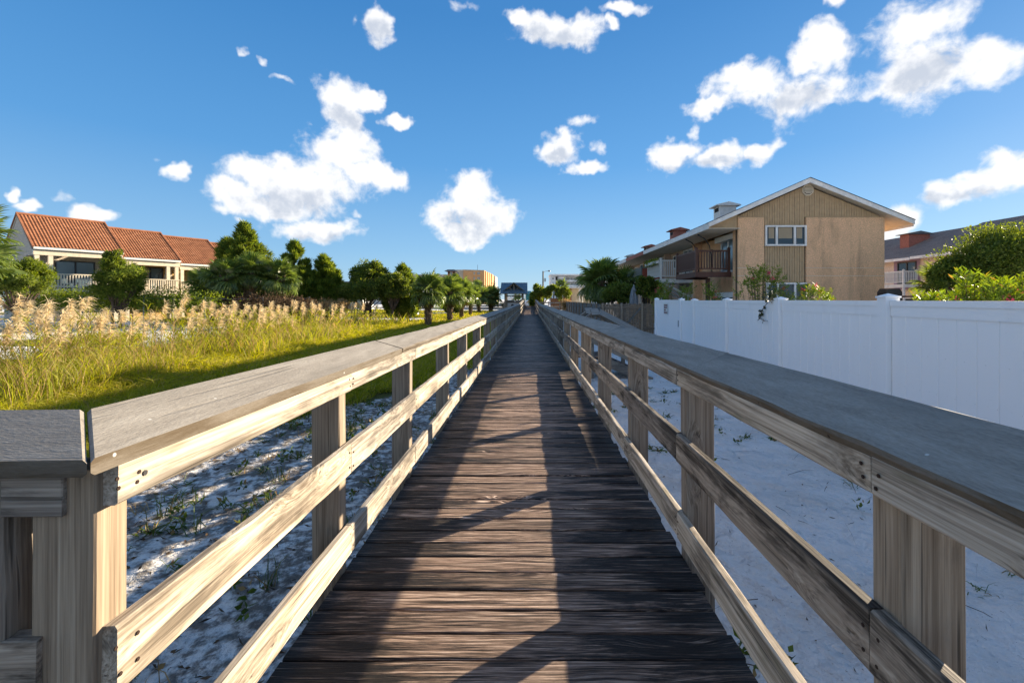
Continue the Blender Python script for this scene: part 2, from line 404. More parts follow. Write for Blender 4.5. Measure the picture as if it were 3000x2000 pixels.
def plain(name, c, rough=.6, var=.06, scale=6, bump=0., spec=.3, metal=0., dirt=0., dirt_col=(.1,.08,.06), rand=0.):
    t = NT(name); o = t.tc()
    n = t.noise(o, scale, 6, .62)
    cc = t.hsv(c, .5, 1, t.sstep(n, .25, .75, 1 - var * 2, 1 + var * 2))
    if dirt:
        d = t.noise(t.mapping(o, (2.5, 2.5, .7)), 1, 7, .66)
        cc = t.mix(t.math('MULTIPLY', t.sstep(d, .48, .72), dirt), cc, dirt_col)
    if rand: cc = t.hsv(cc, .5, 1, t.math('ADD', t.math('MULTIPLY', t.orand(), rand * 2), 1 - rand))
    t.bsdf(cc, rough, t.bump(t.noise(o, scale * 12, 4), bump, .01) if bump else None, spec, metal)
    return t.m
def stucco(name, c, sc=30, dirt=.5, dirt_col=(.24,.165,.105)):
    t = NT(name); o = t.tc()
    peb = t.voro(o, sc * 1.1)['Distance']; n2 = t.noise(o, sc * .8, 4, .7); big = t.noise(t.mapping(o, (.9, .9, .35)), 1, 7, .68)
    drip = t.noise(t.mapping(o, (2.6, 2.6, .22), loc=(2, 5, 1)), 1, 6, .66)
    cc = t.hsv(c, .5, 1, t.math('MULTIPLY', t.sstep(n2, .3, .7, .80, 1.14), t.sstep(peb, .1, .7, 1.08, .82)))
    cc = t.mix(t.math('MULTIPLY', t.sstep(big, .46, .72), dirt), cc, dirt_col)
    cc = t.mix(t.math('MULTIPLY', t.sstep(drip, .52, .74), dirt * .8), cc, dirt_col)
    t.bsdf(cc, .95, t.bump(t.math('SUBTRACT', n2, peb), .5, .02), .1)
    return t.m
M['stucco'] = stucco('tan_stucco', (.86,.53,.305))
M['stucco_peach'] = stucco('peach_stucco', (.66,.49,.37), 20, .18)
M['stucco_pale'] = stucco('pale_pink_stucco', (.82,.66,.54), 20, .12)
M['stucco_cream'] = stucco('cream_stucco', (.60,.52,.42), 20, .22, (.3,.24,.18))
M['stucco_ochre'] = stucco('ochre_stucco', (.62,.40,.16), 20, .15, (.3,.18,.07))
M['siding_back'] = plain('siding_groove', (.07,.05,.032), .9)
M['siding'] = plain('tan_siding', (.46,.32,.18), .7, .05, 5, 0, .25, dirt=.18)
M['white_trim'] = plain('white_painted_trim', (.72,.70,.66), .5, .05, 4, 0, .35, dirt=.22, dirt_col=(.4,.37,.32))
M['cream_trim'] = plain('cream_painted_wood', (.66,.58,.44), .55, .05, 4, 0, .3, dirt=.2, dirt_col=(.36,.28,.18))
M['soffit'] = plain('beige_soffit', (.66,.56,.42), .7, .05, 3)
M['brown_paint'] = plain('brown_painted_wood', (.085,.035,.022), .55, .12, 5, 0, .35)
M['white_wood'] = plain('white_painted_balcony_wood', (.66,.66,.62), .55, .06, 5, 0, .3, dirt=.35, dirt_col=(.33,.31,.27))
M['red_paint'] = plain('red_painted_boards', (.32,.075,.045), .6, .1, 5)
M['grey_green'] = plain('grey_green_painted_wood', (.16,.19,.17), .6, .1, 5)
M['dark_metal'] = plain('dark_metal', (.03,.03,.032), .45, .05, 5, 0, .5)
M['grey_metal'] = plain('galvanised_metal', (.36,.37,.38), .4, .08, 8, 0, .5, .6)
M['concrete'] = plain('concrete', (.38,.36,.33), .85, .08, 3, .2)
M['asphalt'] = plain('asphalt', (.06,.06,.062), .9, .1, 2, .2)
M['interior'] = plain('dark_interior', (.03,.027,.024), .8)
M['blind'] = plain('beige_roller_blind', (.34,.27,.18), .8, .03)
M['door_white'] = plain('white_door_paint', (.72,.72,.70), .4, .03)
M['brick_red'] = plain('red_boards', (.36,.13,.09), .75, .1, 8)
M['orange_wood'] = plain('orange_stained_fence', (.42,.16,.05), .7, .12, 6)
M['pale_yellow'] = plain('pale_yellow_siding', (.60,.50,.34), .7, .06, 5)
M['umbrella_cloth'] = plain('grey_umbrella_cloth', (.22,.24,.26), .85, .08, 9)
M['blue_cloth'] = plain('blue_canvas', (.03,.085,.26), .7, .1, 5)
M['teal_roof'] = plain('teal_metal_roof', (.02,.16,.2), .5, .05)
M['metal_roof'] = plain('slate_blue_metal_roof', (.10,.15,.19), .42, .06, 2, 0, .5)
M['white_wall'] = plain('white_plaster', (.66,.66,.64), .7, .05, 1)
M['grey_wall'] = plain('grey_plaster', (.42,.41,.40), .8, .05, 1)
M['hotel_orange'] = plain('ochre_plaster', (.52,.275,.115), .8, .05, .4)
M['hotel_tan'] = plain('tan_plaster', (.50,.43,.33), .8, .05, .4)
M['rust_wall'] = plain('rust_red_plaster', (.30,.12,.07), .8, .05, .4)
M['car_white'] = plain('white_car_paint', (.7,.7,.7), .25, .01, 1, 0, .5)
M['car_red'] = plain('red_car_paint', (.35,.03,.025), .25, .01, 1, 0, .5)
M['tyre'] = plain('tyre_rubber', (.02,.02,.02), .8)
M['terracotta'] = plain('terracotta', (.40,.15,.07), .8, .1)

def vinyl():
    t = NT('white_vinyl'); o = t.tc(); n = t.noise(t.mapping(o, (3, 3, .6)), 1, 6, .65)
    c = t.mix(t.sstep(n, .5, .75, 0, .3), (.93,.93,.93), (.76,.765,.76))
    sp = t.noise(o, 40, 3, .6); c = t.mix(t.sstep(sp, .7, .78, 0, .4), c, (.35,.35,.32))
    t.bsdf(c, .38, t.bump(n, .04, .02), .45); return t.m
M['vinyl'] = vinyl()
def glass():
    t = NT('window_glass'); t.bsdf((.025,.03,.035), .06, None, .8); return t.m
M['glass'] = glass()
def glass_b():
    t = NT('pale_window_glass'); t.bsdf((.12,.17,.20), .12, None, .8); return t.m  # pale reflection in the panes is put into the base colour
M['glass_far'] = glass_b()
def tiles():
    t = NT('red_roof_tile'); o = t.tc()
    n = t.noise(o, 2.2, 6, .65); n2 = t.noise(o, 16, 5, .7)
    c = t.ramp(n, [(.3, (.20,.078,.038)), (.52, (.33,.135,.066)), (.72, (.42,.19,.10))])
    c = t.mix(t.sstep(n2, .52, .75, 0, .55), c, (.10,.042,.028))
    t.bsdf(c, .75, t.bump(n2, .3, .01), .25); return t.m
M['tiles'] = tiles()
def shingles(name, a, b):
    t = NT(name); o = t.tc()
    br = t.n('ShaderNodeTexBrick'); t.l(o, br.inputs['Vector']); br.inputs['Scale'].default_value = 5; br.inputs['Mortar Size'].default_value = .012
    br.inputs['Color1'].default_value = (*a, 1); br.inputs['Color2'].default_value = (*b, 1); br.inputs['Mortar'].default_value = (a[0]*.5, a[1]*.5, a[2]*.5, 1)
    c = t.mix(t.sstep(t.noise(o, 1.1, 6, .6), .4, .7, 0, .5), br.outputs[0], tuple(x * .6 for x in a))
    t.bsdf(c, .9, t.bump(t.noise(o, 40, 4), .4, .01), .15); return t.m
M['shingle'] = shingles('grey_brown_shingle', (.27,.195,.155), (.35,.26,.205))
M['shingle_grey'] = shingles('grey_shingle', (.11,.115,.12), (.155,.16,.16))

def leaf(name, c1, c2, trans=.35, rough=.5, spec=.35, dry=None, dryamt=.0):
    t = NT(name); i = t.island()
    c = t.mix(i, c1, c2)
    if dry: c = t.mix(t.sstep(t.math('FRACT', t.math('MULTIPLY', i, 17.3)), 1 - dryamt, 1 - dryamt + .02), c, dry)
    c = t.hsv(c, .5, 1, t.math('ADD', t.math('MULTIPLY', t.math('FRACT', t.math('MULTIPLY', i, 7.7)), .6), .7))
    b = t.bsdf(c, rough, None, spec)
    tr = t.n('ShaderNodeBsdfTranslucent'); t.l(t.hsv(c, .49, 1.15, 1.5), tr.inputs[0])
    mx = t.n('ShaderNodeMixShader'); mx.inputs[0].default_value = trans
    t.l(b.outputs[0], mx.inputs[1]); t.l(tr.outputs[0], mx.inputs[2]); t.l(mx.outputs[0], t.out.inputs[0])
    return t.m
M['grass'] = leaf('short_grass', (.23,.25,.014), (.44,.41,.05), .5, .6, .2, (.42,.34,.12), .14)
M['reed'] = leaf('reed_leaf', (.19,.23,.018), (.38,.38,.05), .5, .55, .25, (.38,.28,.12), .2)
M['plume'] = leaf('reed_plume', (.58,.47,.28), (.74,.63,.42), .4, .9, .05)
M['straw'] = leaf('dry_straw', (.32,.22,.10), (.44,.32,.16), .3, .8, .1)
M['palm'] = leaf('palm_frond', (.08,.13,.03), (.18,.23,.05), .4, .3, .7)
M['palm_dead'] = leaf('dead_palm_frond', (.14,.075,.035), (.24,.14,.07), .2, .7, .2)
M['cedar'] = leaf('cedar_foliage', (.075,.13,.025), (.23,.27,.045), .46, .65, .2)
M['oakleaf'] = leaf('evergreen_leaf', (.08,.125,.018), (.20,.24,.04), .42, .5, .35)
M['bushleaf'] = leaf('bush_leaf', (.10,.16,.015), (.22,.26,.035), .42, .5, .3)
M['darkleaf'] = leaf('dark_shrub_leaf', (.075,.12,.022), (.19,.22,.042), .46, .5, .3)
M['ivy'] = leaf('dark_ivy', (.012,.022,.008), (.03,.045,.014), .15, .4, .4)
M['oleander'] = leaf('oleander_leaf', (.10,.17,.015), (.20,.25,.03), .42, .42, .4, (.3,.2,.05), .04)
M['pink'] = leaf('pink_petal', (.55,.06,.10), (.7,.16,.2), .35, .6, .2)
M['orange_petal'] = leaf('orange_petal', (.6,.22,.03), (.7,.3,.06), .3, .6, .2)
M['weed'] = leaf('beach_weed', (.045,.085,.012), (.11,.15,.025), .3, .5, .3, (.25,.17,.07), .2)
M['twig'] = plain('dry_twig', (.12,.085,.06), .9, .1)
M['litter'] = leaf('dead_leaf_litter', (.05,.035,.022), (.15,.10,.06), .1, .9, .1)
def bark(name, a, b, sc=8):
    t = NT(name); o = t.tc(); n = t.noise(t.mapping(o, (sc, sc, sc * .3)), 1, 6, .68)
    t.bsdf(t.ramp(n, [(.35, a), (.65, b)]), .95, t.bump(n, .7, .03), .1); return t.m
M['bark'] = bark('tree_bark', (.05,.037,.027), (.16,.12,.09))
M['palm_trunk'] = bark('palm_trunk', (.07,.05,.035), (.22,.165,.11), 14)
M['boot'] = bark('palm_leaf_base', (.13,.085,.05), (.32,.235,.15), 10)

def ground_mat():
    t = NT('sand_and_soil'); p = t.pos()
    a = t.n('ShaderNodeAttribute'); a.attribute_name = 'cover'; s = t.n('ShaderNodeSeparateColor'); t.l(a.outputs['Color'], s.inputs[0])
    n1 = t.noise(p, 1.3, 7, .62); n2 = t.noise(p, 9, 6, .65); n3 = t.noise(p, 60, 4, .6)
    foot = t.noise(p, 4.2, 3, .5); vor = t.voro(p, 3.1)['Distance']
    sand = t.ramp(n1, [(.3, (.72,.685,.635)), (.6, (.86,.835,.80))])
    sand = t.mix(t.sstep(n3, .62, .74, 0, .4), sand, (.28,.23,.18))
    spk = t.noise(p, 34, 3, .7)
    sand = t.mix(t.math('MULTIPLY', t.sstep(spk, .66, .72), .7), sand, (.07,.055,.04))
    lit = t.sstep(t.math('ADD', t.math('MULTIPLY', n2, .6), t.math('ADD', t.math('MULTIPLY', n1, .35), t.math('MULTIPLY', s.outputs[1], .29))), .66, .78)
    sand = t.mix(t.math('MULTIPLY', lit, .85), sand, t.ramp(n3, [(.3, (.035,.027,.02)), (.7, (.15,.115,.08))]))
    soil = t.ramp(n2, [(.3, (.055,.06,.016)), (.55, (.11,.115,.03)), (.75, (.20,.165,.075))])
    gm = t.sstep(t.math('ADD', s.outputs[0], t.math('MULTIPLY', t.math('SUBTRACT', n2, .5), .8)), .38, .58)
    c = t.mix(gm, sand, soil)
    h = t.math('ADD', t.math('MULTIPLY', foot, .8), t.math('ADD', t.math('MULTIPLY', vor, .45), t.math('MULTIPLY', n2, .35)))
    nb = t.bump(h, 1.0, .22); nb2 = t.bump(n3, .35, .008, nb)
    t.bsdf(c, .95, nb2, .12); return t.m
M['ground'] = ground_mat()
# ------------------------------------------------------------------ ground
def vnoise(x, y, seed=0):
    """smooth value noise, vectorised"""
    x = np.asarray(x, float); y = np.asarray(y, float)
    xi = np.floor(x).astype(np.int64); yi = np.floor(y).astype(np.int64); fx = x - xi; fy = y - yi
    fx = fx * fx * (3 - 2 * fx); fy = fy * fy * (3 - 2 * fy)
    def h(a, b):
        n = (a * 374761393 + b * 668265263 + seed * 1442695041) & 0x7fffffff
        n = ((n ^ (n >> 13)) * 1274126177) & 0x7fffffff
        return ((n ^ (n >> 16)) & 0xffff) / 65535.0
    return (h(xi, yi) * (1 - fx) + h(xi + 1, yi) * fx) * (1 - fy) + (h(xi, yi + 1) * (1 - fx) + h(xi + 1, yi + 1) * fx) * fy
def fbm(x, y, seed=0, o=4):
    s = 0; a = .5
    for k in range(o): s = s + a * vnoise(x * 2 ** k, y * 2 ** k, seed + k); a *= .5
    return s / (1 - .5 ** o)
def sst(x, a, b):
    t = np.clip((x - a) / (b - a), 0, 1); return t * t * (3 - 2 * t)
def gmask(x, y):
    n = fbm(x * .45, y * .45, 3); n2 = fbm(x * .16, y * .16, 8)
    xb = np.interp(y, [0, 4, 7, 11, 90], [-5.2, -4.6, -3.4, -1.7, -1.5]) + (n - .5) * 1.8
    lawn = sst(xb - x, -.3, .5) * sst(x, -10.0 - (n - .5) * 2.4, -8.6)
    patch = np.where(x < -9.5, sst(n2 + .25 * n, .62, .74) * .8, 0)
    reed = sst(x, -13.5, -11.5) * sst(-x, 8.3, 9.3) * .62
    reed = np.where((y > 5) & (y < 30), reed, 0)
    far = np.where((y > 30) & (x < -2), sst(n2, .40, .55) * .9, 0)
    rt = np.where((x > 1.2) & (y > 44), sst(n2, .45, .6) * .7, 0)
    g = np.maximum.reduce([lawn, np.where(y < 34, patch, 0), reed, far, rt])
    return np.where(y > 74, g * .2, g)
def gheight(x, y):
    b = (fbm(x * .5, y * .5, 21) - .5) * .12
    dune = sst(-x, 12, 24) * .35 * fbm(x * .08, y * .08, 5) + sst(-x, 30, 45) * .3
    near = sst(np.abs(x + .05), 1.0, 2.2)
    fine = (fbm(x * 2.6, y * 2.6, 33, 3) - .5) * .08
    d = np.sqrt(x * x + y * y)
    return (b * near + dune + fine * near) * sst(-d, -400, -80)
def axis(lo, hi, fine_lo, fine_hi, step, grow=1.22):
    a = list(np.arange(fine_lo, fine_hi + 1e-6, step)); s = step
    x = fine_hi
    while x < hi: s *= grow; x += s; a.append(min(x, hi))
    s = step; x = fine_lo; b = []
    while x > lo: s *= grow; x -= s; b.append(max(x, lo))
    return np.array(b[::-1] + a)
gx = axis(-2600, 2600, -16, 7, .16); gy = axis(-600, 4200, 0.2, 22, .16)
GX, GY = np.meshgrid(gx, gy)
GZ = gheight(GX, GY)
V = np.stack([GX.ravel(), GY.ravel(), GZ.ravel()], 1)
nx, ny = len(gx), len(gy)
ii = (np.arange(ny - 1)[:, None] * nx + np.arange(nx - 1)[None, :]).ravel()
Q = np.stack([ii, ii + 1, ii + nx + 1, ii + nx], 1)
ground = np_obj('sand_ground', V, [Q], M['ground'], kind='structure', smooth=True)
litter = np.where((GX < -.6) & (GX > -10), .9, np.where(GX > -.6, .06, .45)) * np.where(GY < 14, 1, .6)
ca = ground.data.color_attributes.new('cover', 'FLOAT_COLOR', 'POINT')
cdat = np.zeros((len(V), 4), dtype=np.float32); cdat[:, 0] = gmask(GX, GY).ravel(); cdat[:, 1] = litter.ravel(); cdat[:, 3] = 1
ca.data.foreach_set('color', cdat.ravel())

# the street beyond the end of the boardwalk
mb = MB(); mb.box(-400, 84, .0, 400, 93, .30); mb.build('road', M['asphalt'], kind='structure')
mb = MB(); mb.box(-400, 82.2, .0, 400, 83.95, .42); mb.build('pavement', M['concrete'], kind='structure')

# ------------------------------------------------------------------ boardwalk
def deckz(y):
    return CZ + float(np.interp(y, [-5, 1, 4.4, 7.6, 15, 40, 70, 90], [-1.28, -1.28, -1.308, -1.325, -1.362, -1.41, -1.02, -1.0])) + .006 * math.sin(y * 1.7) * min(1, max(0, y - 3) / 4)
XL, XR = -.88, .77                           # deck edges
walk = thing('boardwalk', None, None, (-.055, 1.0, 0)); walk['kind'] = 'structure'
PITCH, PW = .133, .1225
N_EACH = 300; y0 = -1.5
for k in range(N_EACH):
    y = y0 + PITCH * k; var = k % 11
    w = PW - (.004 if k % 5 == 2 else 0)
    me = board_mesh(1.65 + (.012 if k % 3 == 0 else 0), w, .038, M['deck'], 0.005, .0008, 14 if y < 14 else 4, var + (0 if y < 14 else 20))
    ob = share(me, 'deck_plank', walk, (-.055 + rnd.uniform(-.008, .008), y, deckz(y) - .019 + rnd.uniform(-.003, .0025)))
    ob.rotation_euler = (rnd.uniform(-.014, .014), rnd.uniform(-.002, .002), rnd.uniform(-.0025, .0025) + (math.pi if k % 2 else 0))
yy = y0 + PITCH * N_EACH
mb = MB()
while yy < 73.5:
    z = deckz(yy) + rnd.uniform(-.003, .003); mb.box(XL, yy - PW / 2, z - .038, XR, yy + PW / 2, z); yy += PITCH
mb.build('far_planks', M['deck'], walk, kind='stuff')
for x in (-.80, -.06, .69):
    for a in range(-2, 72, 6):
        beam('joist', (x, a, deckz(a) - .165), (x, a + 5.99, deckz(a + 6) - .165), .04, .24, M['old_post'], walk, jit=0, seg=1)

# ------------------------------------------------------------------ railings
def railing(side, posts, label):
    t = thing('boardwalk_railing', label, 'railing', (side * .9, 3, 0))
    pin = .775 if side > 0 else .885          # inner face of the posts
    pw = .142 if side > 0 else .13
    px = side * (pin + pw / 2)
    for i, y in enumerate(posts):
        near = y < 12
        beam('post', (px + rnd.uniform(-.004, .004), y, -.25), (px + rnd.uniform(-.008, .008), y, deckz(y) + .935), pw, .076, M['post'] if near else M['old_post'], t,
             up=(0, 1, 0), var=i % 4, jit=.0006 if near else 0, seg=10 if near else 1)
    nl = MB()
    for y in posts:
        if .9 < y < 8:
            for c_ in (.12, .19, .50, .565, .885, .915):
                for dy_ in (-.022, .024):
                    q = (side * (pin - .0375), y + dy_ + rnd.uniform(-.006, .006), deckz(y) + c_ + rnd.uniform(-.008, .008))
                    nl.tube([q, (q[0] - side * .0022, q[1], q[2])], .0045, 6)
    nl.build('nails', M['rust'], t, kind='stuff')
    jx = [rnd.uniform(-.006, .006) for _ in posts]; jz = [[rnd.uniform(-.008, .008) for _ in range(3)] for _ in posts]
    for i in range(len(posts) - 1):
        ya, yb = posts[i] + .002, posts[i + 1] - .002
        if side > 0 and i == 0: ya = posts[0] + .002
        if side < 0 and i == 0: ya = .935
        far = ya > 11
        for k, (c, h) in enumerate(((.157, .132), (.538, .142), (.90, .087))):
            za = deckz(ya) + c + jz[i][k] * (1 if ya > 2 else .3); zb = deckz(yb) + c + jz[i + 1][k] * (1 if yb > 2 else .3)
            x = side * (pin - .019)
            o1, o2 = rnd.uniform(-.004, .004), rnd.uniform(-.004, .004)
            m = M['rail']
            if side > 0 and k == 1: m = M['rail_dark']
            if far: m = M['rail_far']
            mid = (ya + yb) / 2
            if far or (yb - ya) < .5:
                beam('rail', (x + o1, ya, za), (x + o2, yb, zb), .036, h, m, t, var=(i * 3 + k) % 6, jit=0, seg=1)
            else:
                beam('rail', (x + o1, ya, za), (x + o2, yb, zb), .036, h, m, t, var=(i * 3 + k) % 9, jit=.0007, ch=.006)
    return t
M['rust'] = plain('rusty_nail', (.035,.02,.014), .9)
rf = M['rail_far'] = wood('far_rail_wood', (.44,.39,.32), (.30,.26,.21), (.14,.115,.09), .7, (.035,.032,.028), .5, .68, .85, .4)
postsR = [-1.9, -.4, .988, 2.29, 3.58, 5.16, 6.86, 8.66]
while postsR[-1] < 72: postsR.append(postsR[-1] + 1.88 + rnd.uniform(-.06, .06))
postsL = [.957, 2.16, 3.36, 4.96, 6.36, 8.1]
while postsL[-1] < 72: postsL.append(postsL[-1] + 1.86 + rnd.uniform(-.06, .06))
railR = railing(1, postsR, 'wooden boardwalk railing in shade on the side of the white fence')
railL = railing(-1, postsL, 'sunlit wooden boardwalk railing on the reed side, turning a corner')
# cap boards: straight runs that break at joints, tipped towards the walk so that rain runs off
def caps(t, side, xin, zin, xout, zout, ys, skip=0):
    w = math.hypot(xout - xin, zout - zin) + .004; tilt = math.atan2(zout - zin, abs(xout - xin)); x = (xin + xout) / 2; dz_ = (zin + zout) / 2
    for i in range(skip, len(ys) - 1):
        a, b = ys[i] + .0015, ys[i + 1] - .0015
        near = a < 14
        beam('cap', (x + rnd.uniform(-.004, .004), a, deckz(a) + dz_), (x + rnd.uniform(-.004, .004), b, deckz(b) + dz_), w, .033, M['cap'], t,
             var=i % 5, jit=.0012 if near else 0, ch=.007, seg=None if near else 2, roll=-side * tilt)
ysR = [-2.0, -.2, 2.1, 4.55, 7.0, 9.4]
while ysR[-1] < 72: ysR.append(ysR[-1] + 2.4)
caps(railR, 1, .742, .950, .925, 1.030, ysR)
ysL = [.74, 3.0, 5.5, 7.9]
while ysL[-1] < 72: ysL.append(ysL[-1] + 2.4)
LXI, LZI, LXO, LZO = -.842, .957, -1.022, 1.010
caps(railL, -1, LXI, LZI, LXO, LZO, ysL, 1)
# mitred corner of the left cap and the short return to the left
def mitre_cap(pts, name, t, zf, ch=.007):
    c = Vector((sum(p[0] for p in pts) / len(pts), sum(p[1] for p in pts) / len(pts)))
    def ring(k, z):
        out = []
        for p in pts:
            d = (c - Vector(p)); d = d.normalized() * ch * k * 1.3
            out.append((p[0] + d.x, p[1] + d.y, zf(p[0], p[1]) + z))
        return out
    n = len(pts); rings = [ring(1, -.0165), ring(0, -.0165 + ch), ring(0, .0165 - ch), ring(1, .0165)]
    vs = sum(rings, []); fs = [tuple(range(n))[::-1], tuple(3 * n + k for k in range(n))]
    for r in range(3):
        for k in range(n): fs.append((r*n+k, r*n+(k+1) % n, (r+1)*n+(k+1) % n, (r+1)*n+k))
    m = MB().add(vs, fs); cen = Vector((c.x, c.y, zf(c.x, c.y)))
    return m, cen
def add_local(m, cen, name, mat, t, rz=0):
    me = MB(); rot = Matrix.Rotation(-rz, 4, 'Z')
    me.v = [tuple(rot @ (Vector(v) - cen)) for v in m.v]; me.f = m.f; me.mi = m.mi
    ob = bpy.data.objects.new(name, me.mesh(name, Vector((0,0,0)), [mat])); link(ob, t); ob.location = cen - org(t); ob.rotation_euler = (0, 0, rz); return ob
def lerp_(v, a, b, za, zb): return za + (zb - za) * (v - a) / (b - a)
m, c = mitre_cap([(LXI, .872), (LXI, 2.9985), (LXO, 2.9985), (LXO, 1.050)], 'cap', railL, lambda x, y: deckz(y) + lerp_(x, LXI, LXO, LZI, LZO))
add_local(m, c, 'cap', M['cap'], railL, math.pi / 2)
m, c = mitre_cap([(-2.6, .80), (LXI - .004, .869), (LXO - .004, 1.047), (-2.6, .98)], 'cap', railL, lambda x, y: deckz(1) + lerp_(y - (x - LXI) * .04, .87, 1.05, LZI, LZO))
add_local(m, c, 'cap', M['cap'], railL)
dz = deckz(.9)
def wb(name, x0, y0, z0, x1, y1, z1, mat):   # a board lying along X, tipped to follow the return
    beam(name, (x0, (y0 + y1) / 2, (z0 + z1) / 2), (x1, (y0 + y1) / 2 + (x1 - x0) * .041, (z0 + z1) / 2), y1 - y0, z1 - z0, mat, railL)
wb('rail', -2.5, .845, dz + .845, -.935, .881, dz + .9435, M['rail_dark'])
wb('rail', -2.5, .845, dz + .46, -.985, .881, dz + .60, M['rail_dark'])
wb('rail', -2.5, .845, dz + .09, -.985, .881, dz + .22, M['rail_dark'])
for x in (-1.13, -2.3):
    beam('post', (x, .94, -.25), (x, .94, dz + .93), .16, .07, M['post'], railL, up=(0, 1, 0), var=2)
# cover plate and bolts at the corner
mb = MB()
for z in (.30, .345, .90, .945):
    mb.tube([(-.8495, 1.0, dz + z), (-.8445, 1.0, dz + z)], .006, 8)
mb.build('bolt', M['dark_metal'], railL)

# ------------------------------------------------------------------ stair landing with sloping hand rail, on the right
st = thing('beach_stair', 'dark wooden stair with sloping capped handrail leaving the boardwalk beside the picket fence', 'stair', (1.6, 11.6, 0))
for k in range(7):
    beam('landing_plank', (.93, 10.75 + .14 * k, .50), (1.75, 10.75 + .14 * k, .50), .134, .036, M['deck'], st, seg=3)
for k in range(4):
    y = 9.4
    x = 1.86 + .27 * k; z = .40 - .125 * k
    beam('tread', (x, 10.7, z), (x, 11.72, z), .25, .036, M['deck'], st, seg=3)
mb = MB(); mb.bar((1.7, 10.68, .42), (2.85, 10.68, -.08), .04, .2); mb.build('stringer', M['old_post'], st)
mb = MB(); mb.bar((1.7, 11.74, .42), (2.85, 11.74, -.08), .04, .2); mb.build('stringer', M['old_post'], st)
for y in (10.68, 11.76):
    for (x, zt) in ((1.45, 1.46), (2.4, 1.0)):
        beam('post', (x, y, -.2), (x, y, zt), .09, .09, M['old_post'], st)
    beam('cap', (1.12, y, 1.30), (1.44, y, 1.53), .16, .034, M['rail_far'], st)
    beam('cap', (1.43, y, 1.545), (1.62, y, 1.55), .36, .04, M['cap'], st, roll=.4)
    beam('cap', (1.62, y, 1.55), (2.72, y, .98), .36, .04, M['cap'], st, roll=.4)
    beam('rail', (1.45, y - .05, 1.22), (2.55, y - .05, .68), .034, .13, M['rail_far'], st)
    beam('rail', (1.45, y - .05, .9), (2.55, y - .05, .36), .034, .13, M['rail_far'], st)

# ------------------------------------------------------------------ white vinyl fence
FC, FM = 3.76, .07
def fx(y): return FC + FM * y
fdir = Vector((FM, 1, 0)).normalized(); fnor = Vector((-1, FM, 0)).normalized()
fence = thing('vinyl_fence', 'white vinyl privacy fence with capped posts along the sandy strip', 'fence', (fx(9), 9, 0))
FT = 1.835
ys = [-3.4, -.45, 2.55] + [FC / (a - FM) for a in (.7868, .5509, .4335, .3615, .333, .2785)]
def vmesh(parts, name):
    m = MB(); parts(m); return m.mesh(name, Vector((0, 0, 0)), [M['vinyl']])
def post_p(m):
    m.box(-.075, -.075, -.1, .075, .075, FT + .012)
def capp(m):
    a = .086
    m.box(-a, -a, FT + .0125, a, a, FT + .034)
    m.add([(-.075,-.075,FT+.0345),(.075,-.075,FT+.0345),(.075,.075,FT+.0345),(-.075,.075,FT+.0345),(0,0,FT+.065)], [(0,1,4),(1,2,4),(2,3,4),(3,0,4)])
pm, cm = vmesh(post_p, 'post'), vmesh(capp, 'post_cap')
ang = -math.atan(FM)
for i, y in enumerate(ys):
    dzp = (0, 0, 0, .02, 0, -.01, -.02, .0, .02)[i]
    p = share(pm, 'post', fence, (fx(y), y, dzp), (0, 0, ang)); ORG[p] = Vector((fx(y), y, dzp))
    ob = bpy.data.objects.new('post_cap', cm); link(ob, p)
def fbox(u0, u1, n0, n1, z0, z1, y):   # box mesh in fence coordinates, origin on the post line at y
    m = MB(); m.box(n0, u0, z0, n1, u1, z1); return m
_bm = {}
for i in range(len(ys) - 1):
    ya, yb = ys[i], ys[i + 1]
    La = (yb - ya) * math.sqrt(1 + FM * FM); u0, u1 = .078, La - .078
    if u1 - u0 < .2: continue
    dzf = (0, 0, .0, .0, -.005, -.012, -.02, .0)[i]
    o = (fx(ya), ya, dzf)
    nb = max(2, round((u1 - u0) / .205)); bw = (u1 - u0) / nb
    for k in range(nb):
        key = round(bw, 4)
        if key not in _bm:
            m = MB(); c = .006; h = bw / 2 - .0008
            prof = [(-.010, -h), (-.016, -h + c), (-.016, h - c), (-.010, h), (.016, h), (.016, -h)]
            m.add([(x, y, z) for z in (.08, FT - .16) for x, y in prof], [tuple(range(6)), tuple(range(11, 5, -1))] + [(q, 6 + q, 6 + (q + 1) % 6, (q + 1) % 6) for q in range(6)])
            _bm[key] = m.mesh('board', Vector((0, 0, 0)), [M['vinyl']])
        uc = u0 + bw * (k + .5)
        b = share(_bm[key], 'board', fence, Vector(o) + fdir * uc + fnor * rnd.uniform(-.001, .001), (0, 0, ang))
    for (za, zb, w) in ((FT - .175, FT - .002, .026), (.03, .16, .026)):
        m = fbox(u0, u1, -w, w, za, zb, 0); share(m.mesh('rail', Vector((0,0,0)), [M['vinyl']]), 'rail', fence, o, (0, 0, ang))
    m = fbox(u0, u1, -.036, .036, FT - .062, FT, 0); share(m.mesh('top_rail', Vector((0,0,0)), [M['vinyl']]), 'top_rail', fence, o, (0, 0, ang))
# gate latch
gy_ = ys[7] + .17
mb = MB(); p = Vector((fx(gy_), gy_, 1.05)) + fnor * .045
mb.box(p.x - .02, p.y - .03, .98, p.x + .02, p.y + .03, 1.18); mb.build('latch', M['dark_metal'], fence)
mb = MB(); p = Vector((fx(gy_), gy_, 1.05)) + fnor * .045
mb.box(p.x - .015, p.y - .02, 1.25, p.x + .02, p.y + .02, 1.75); mb.build('hinge_plate', M['vinyl'], fence)

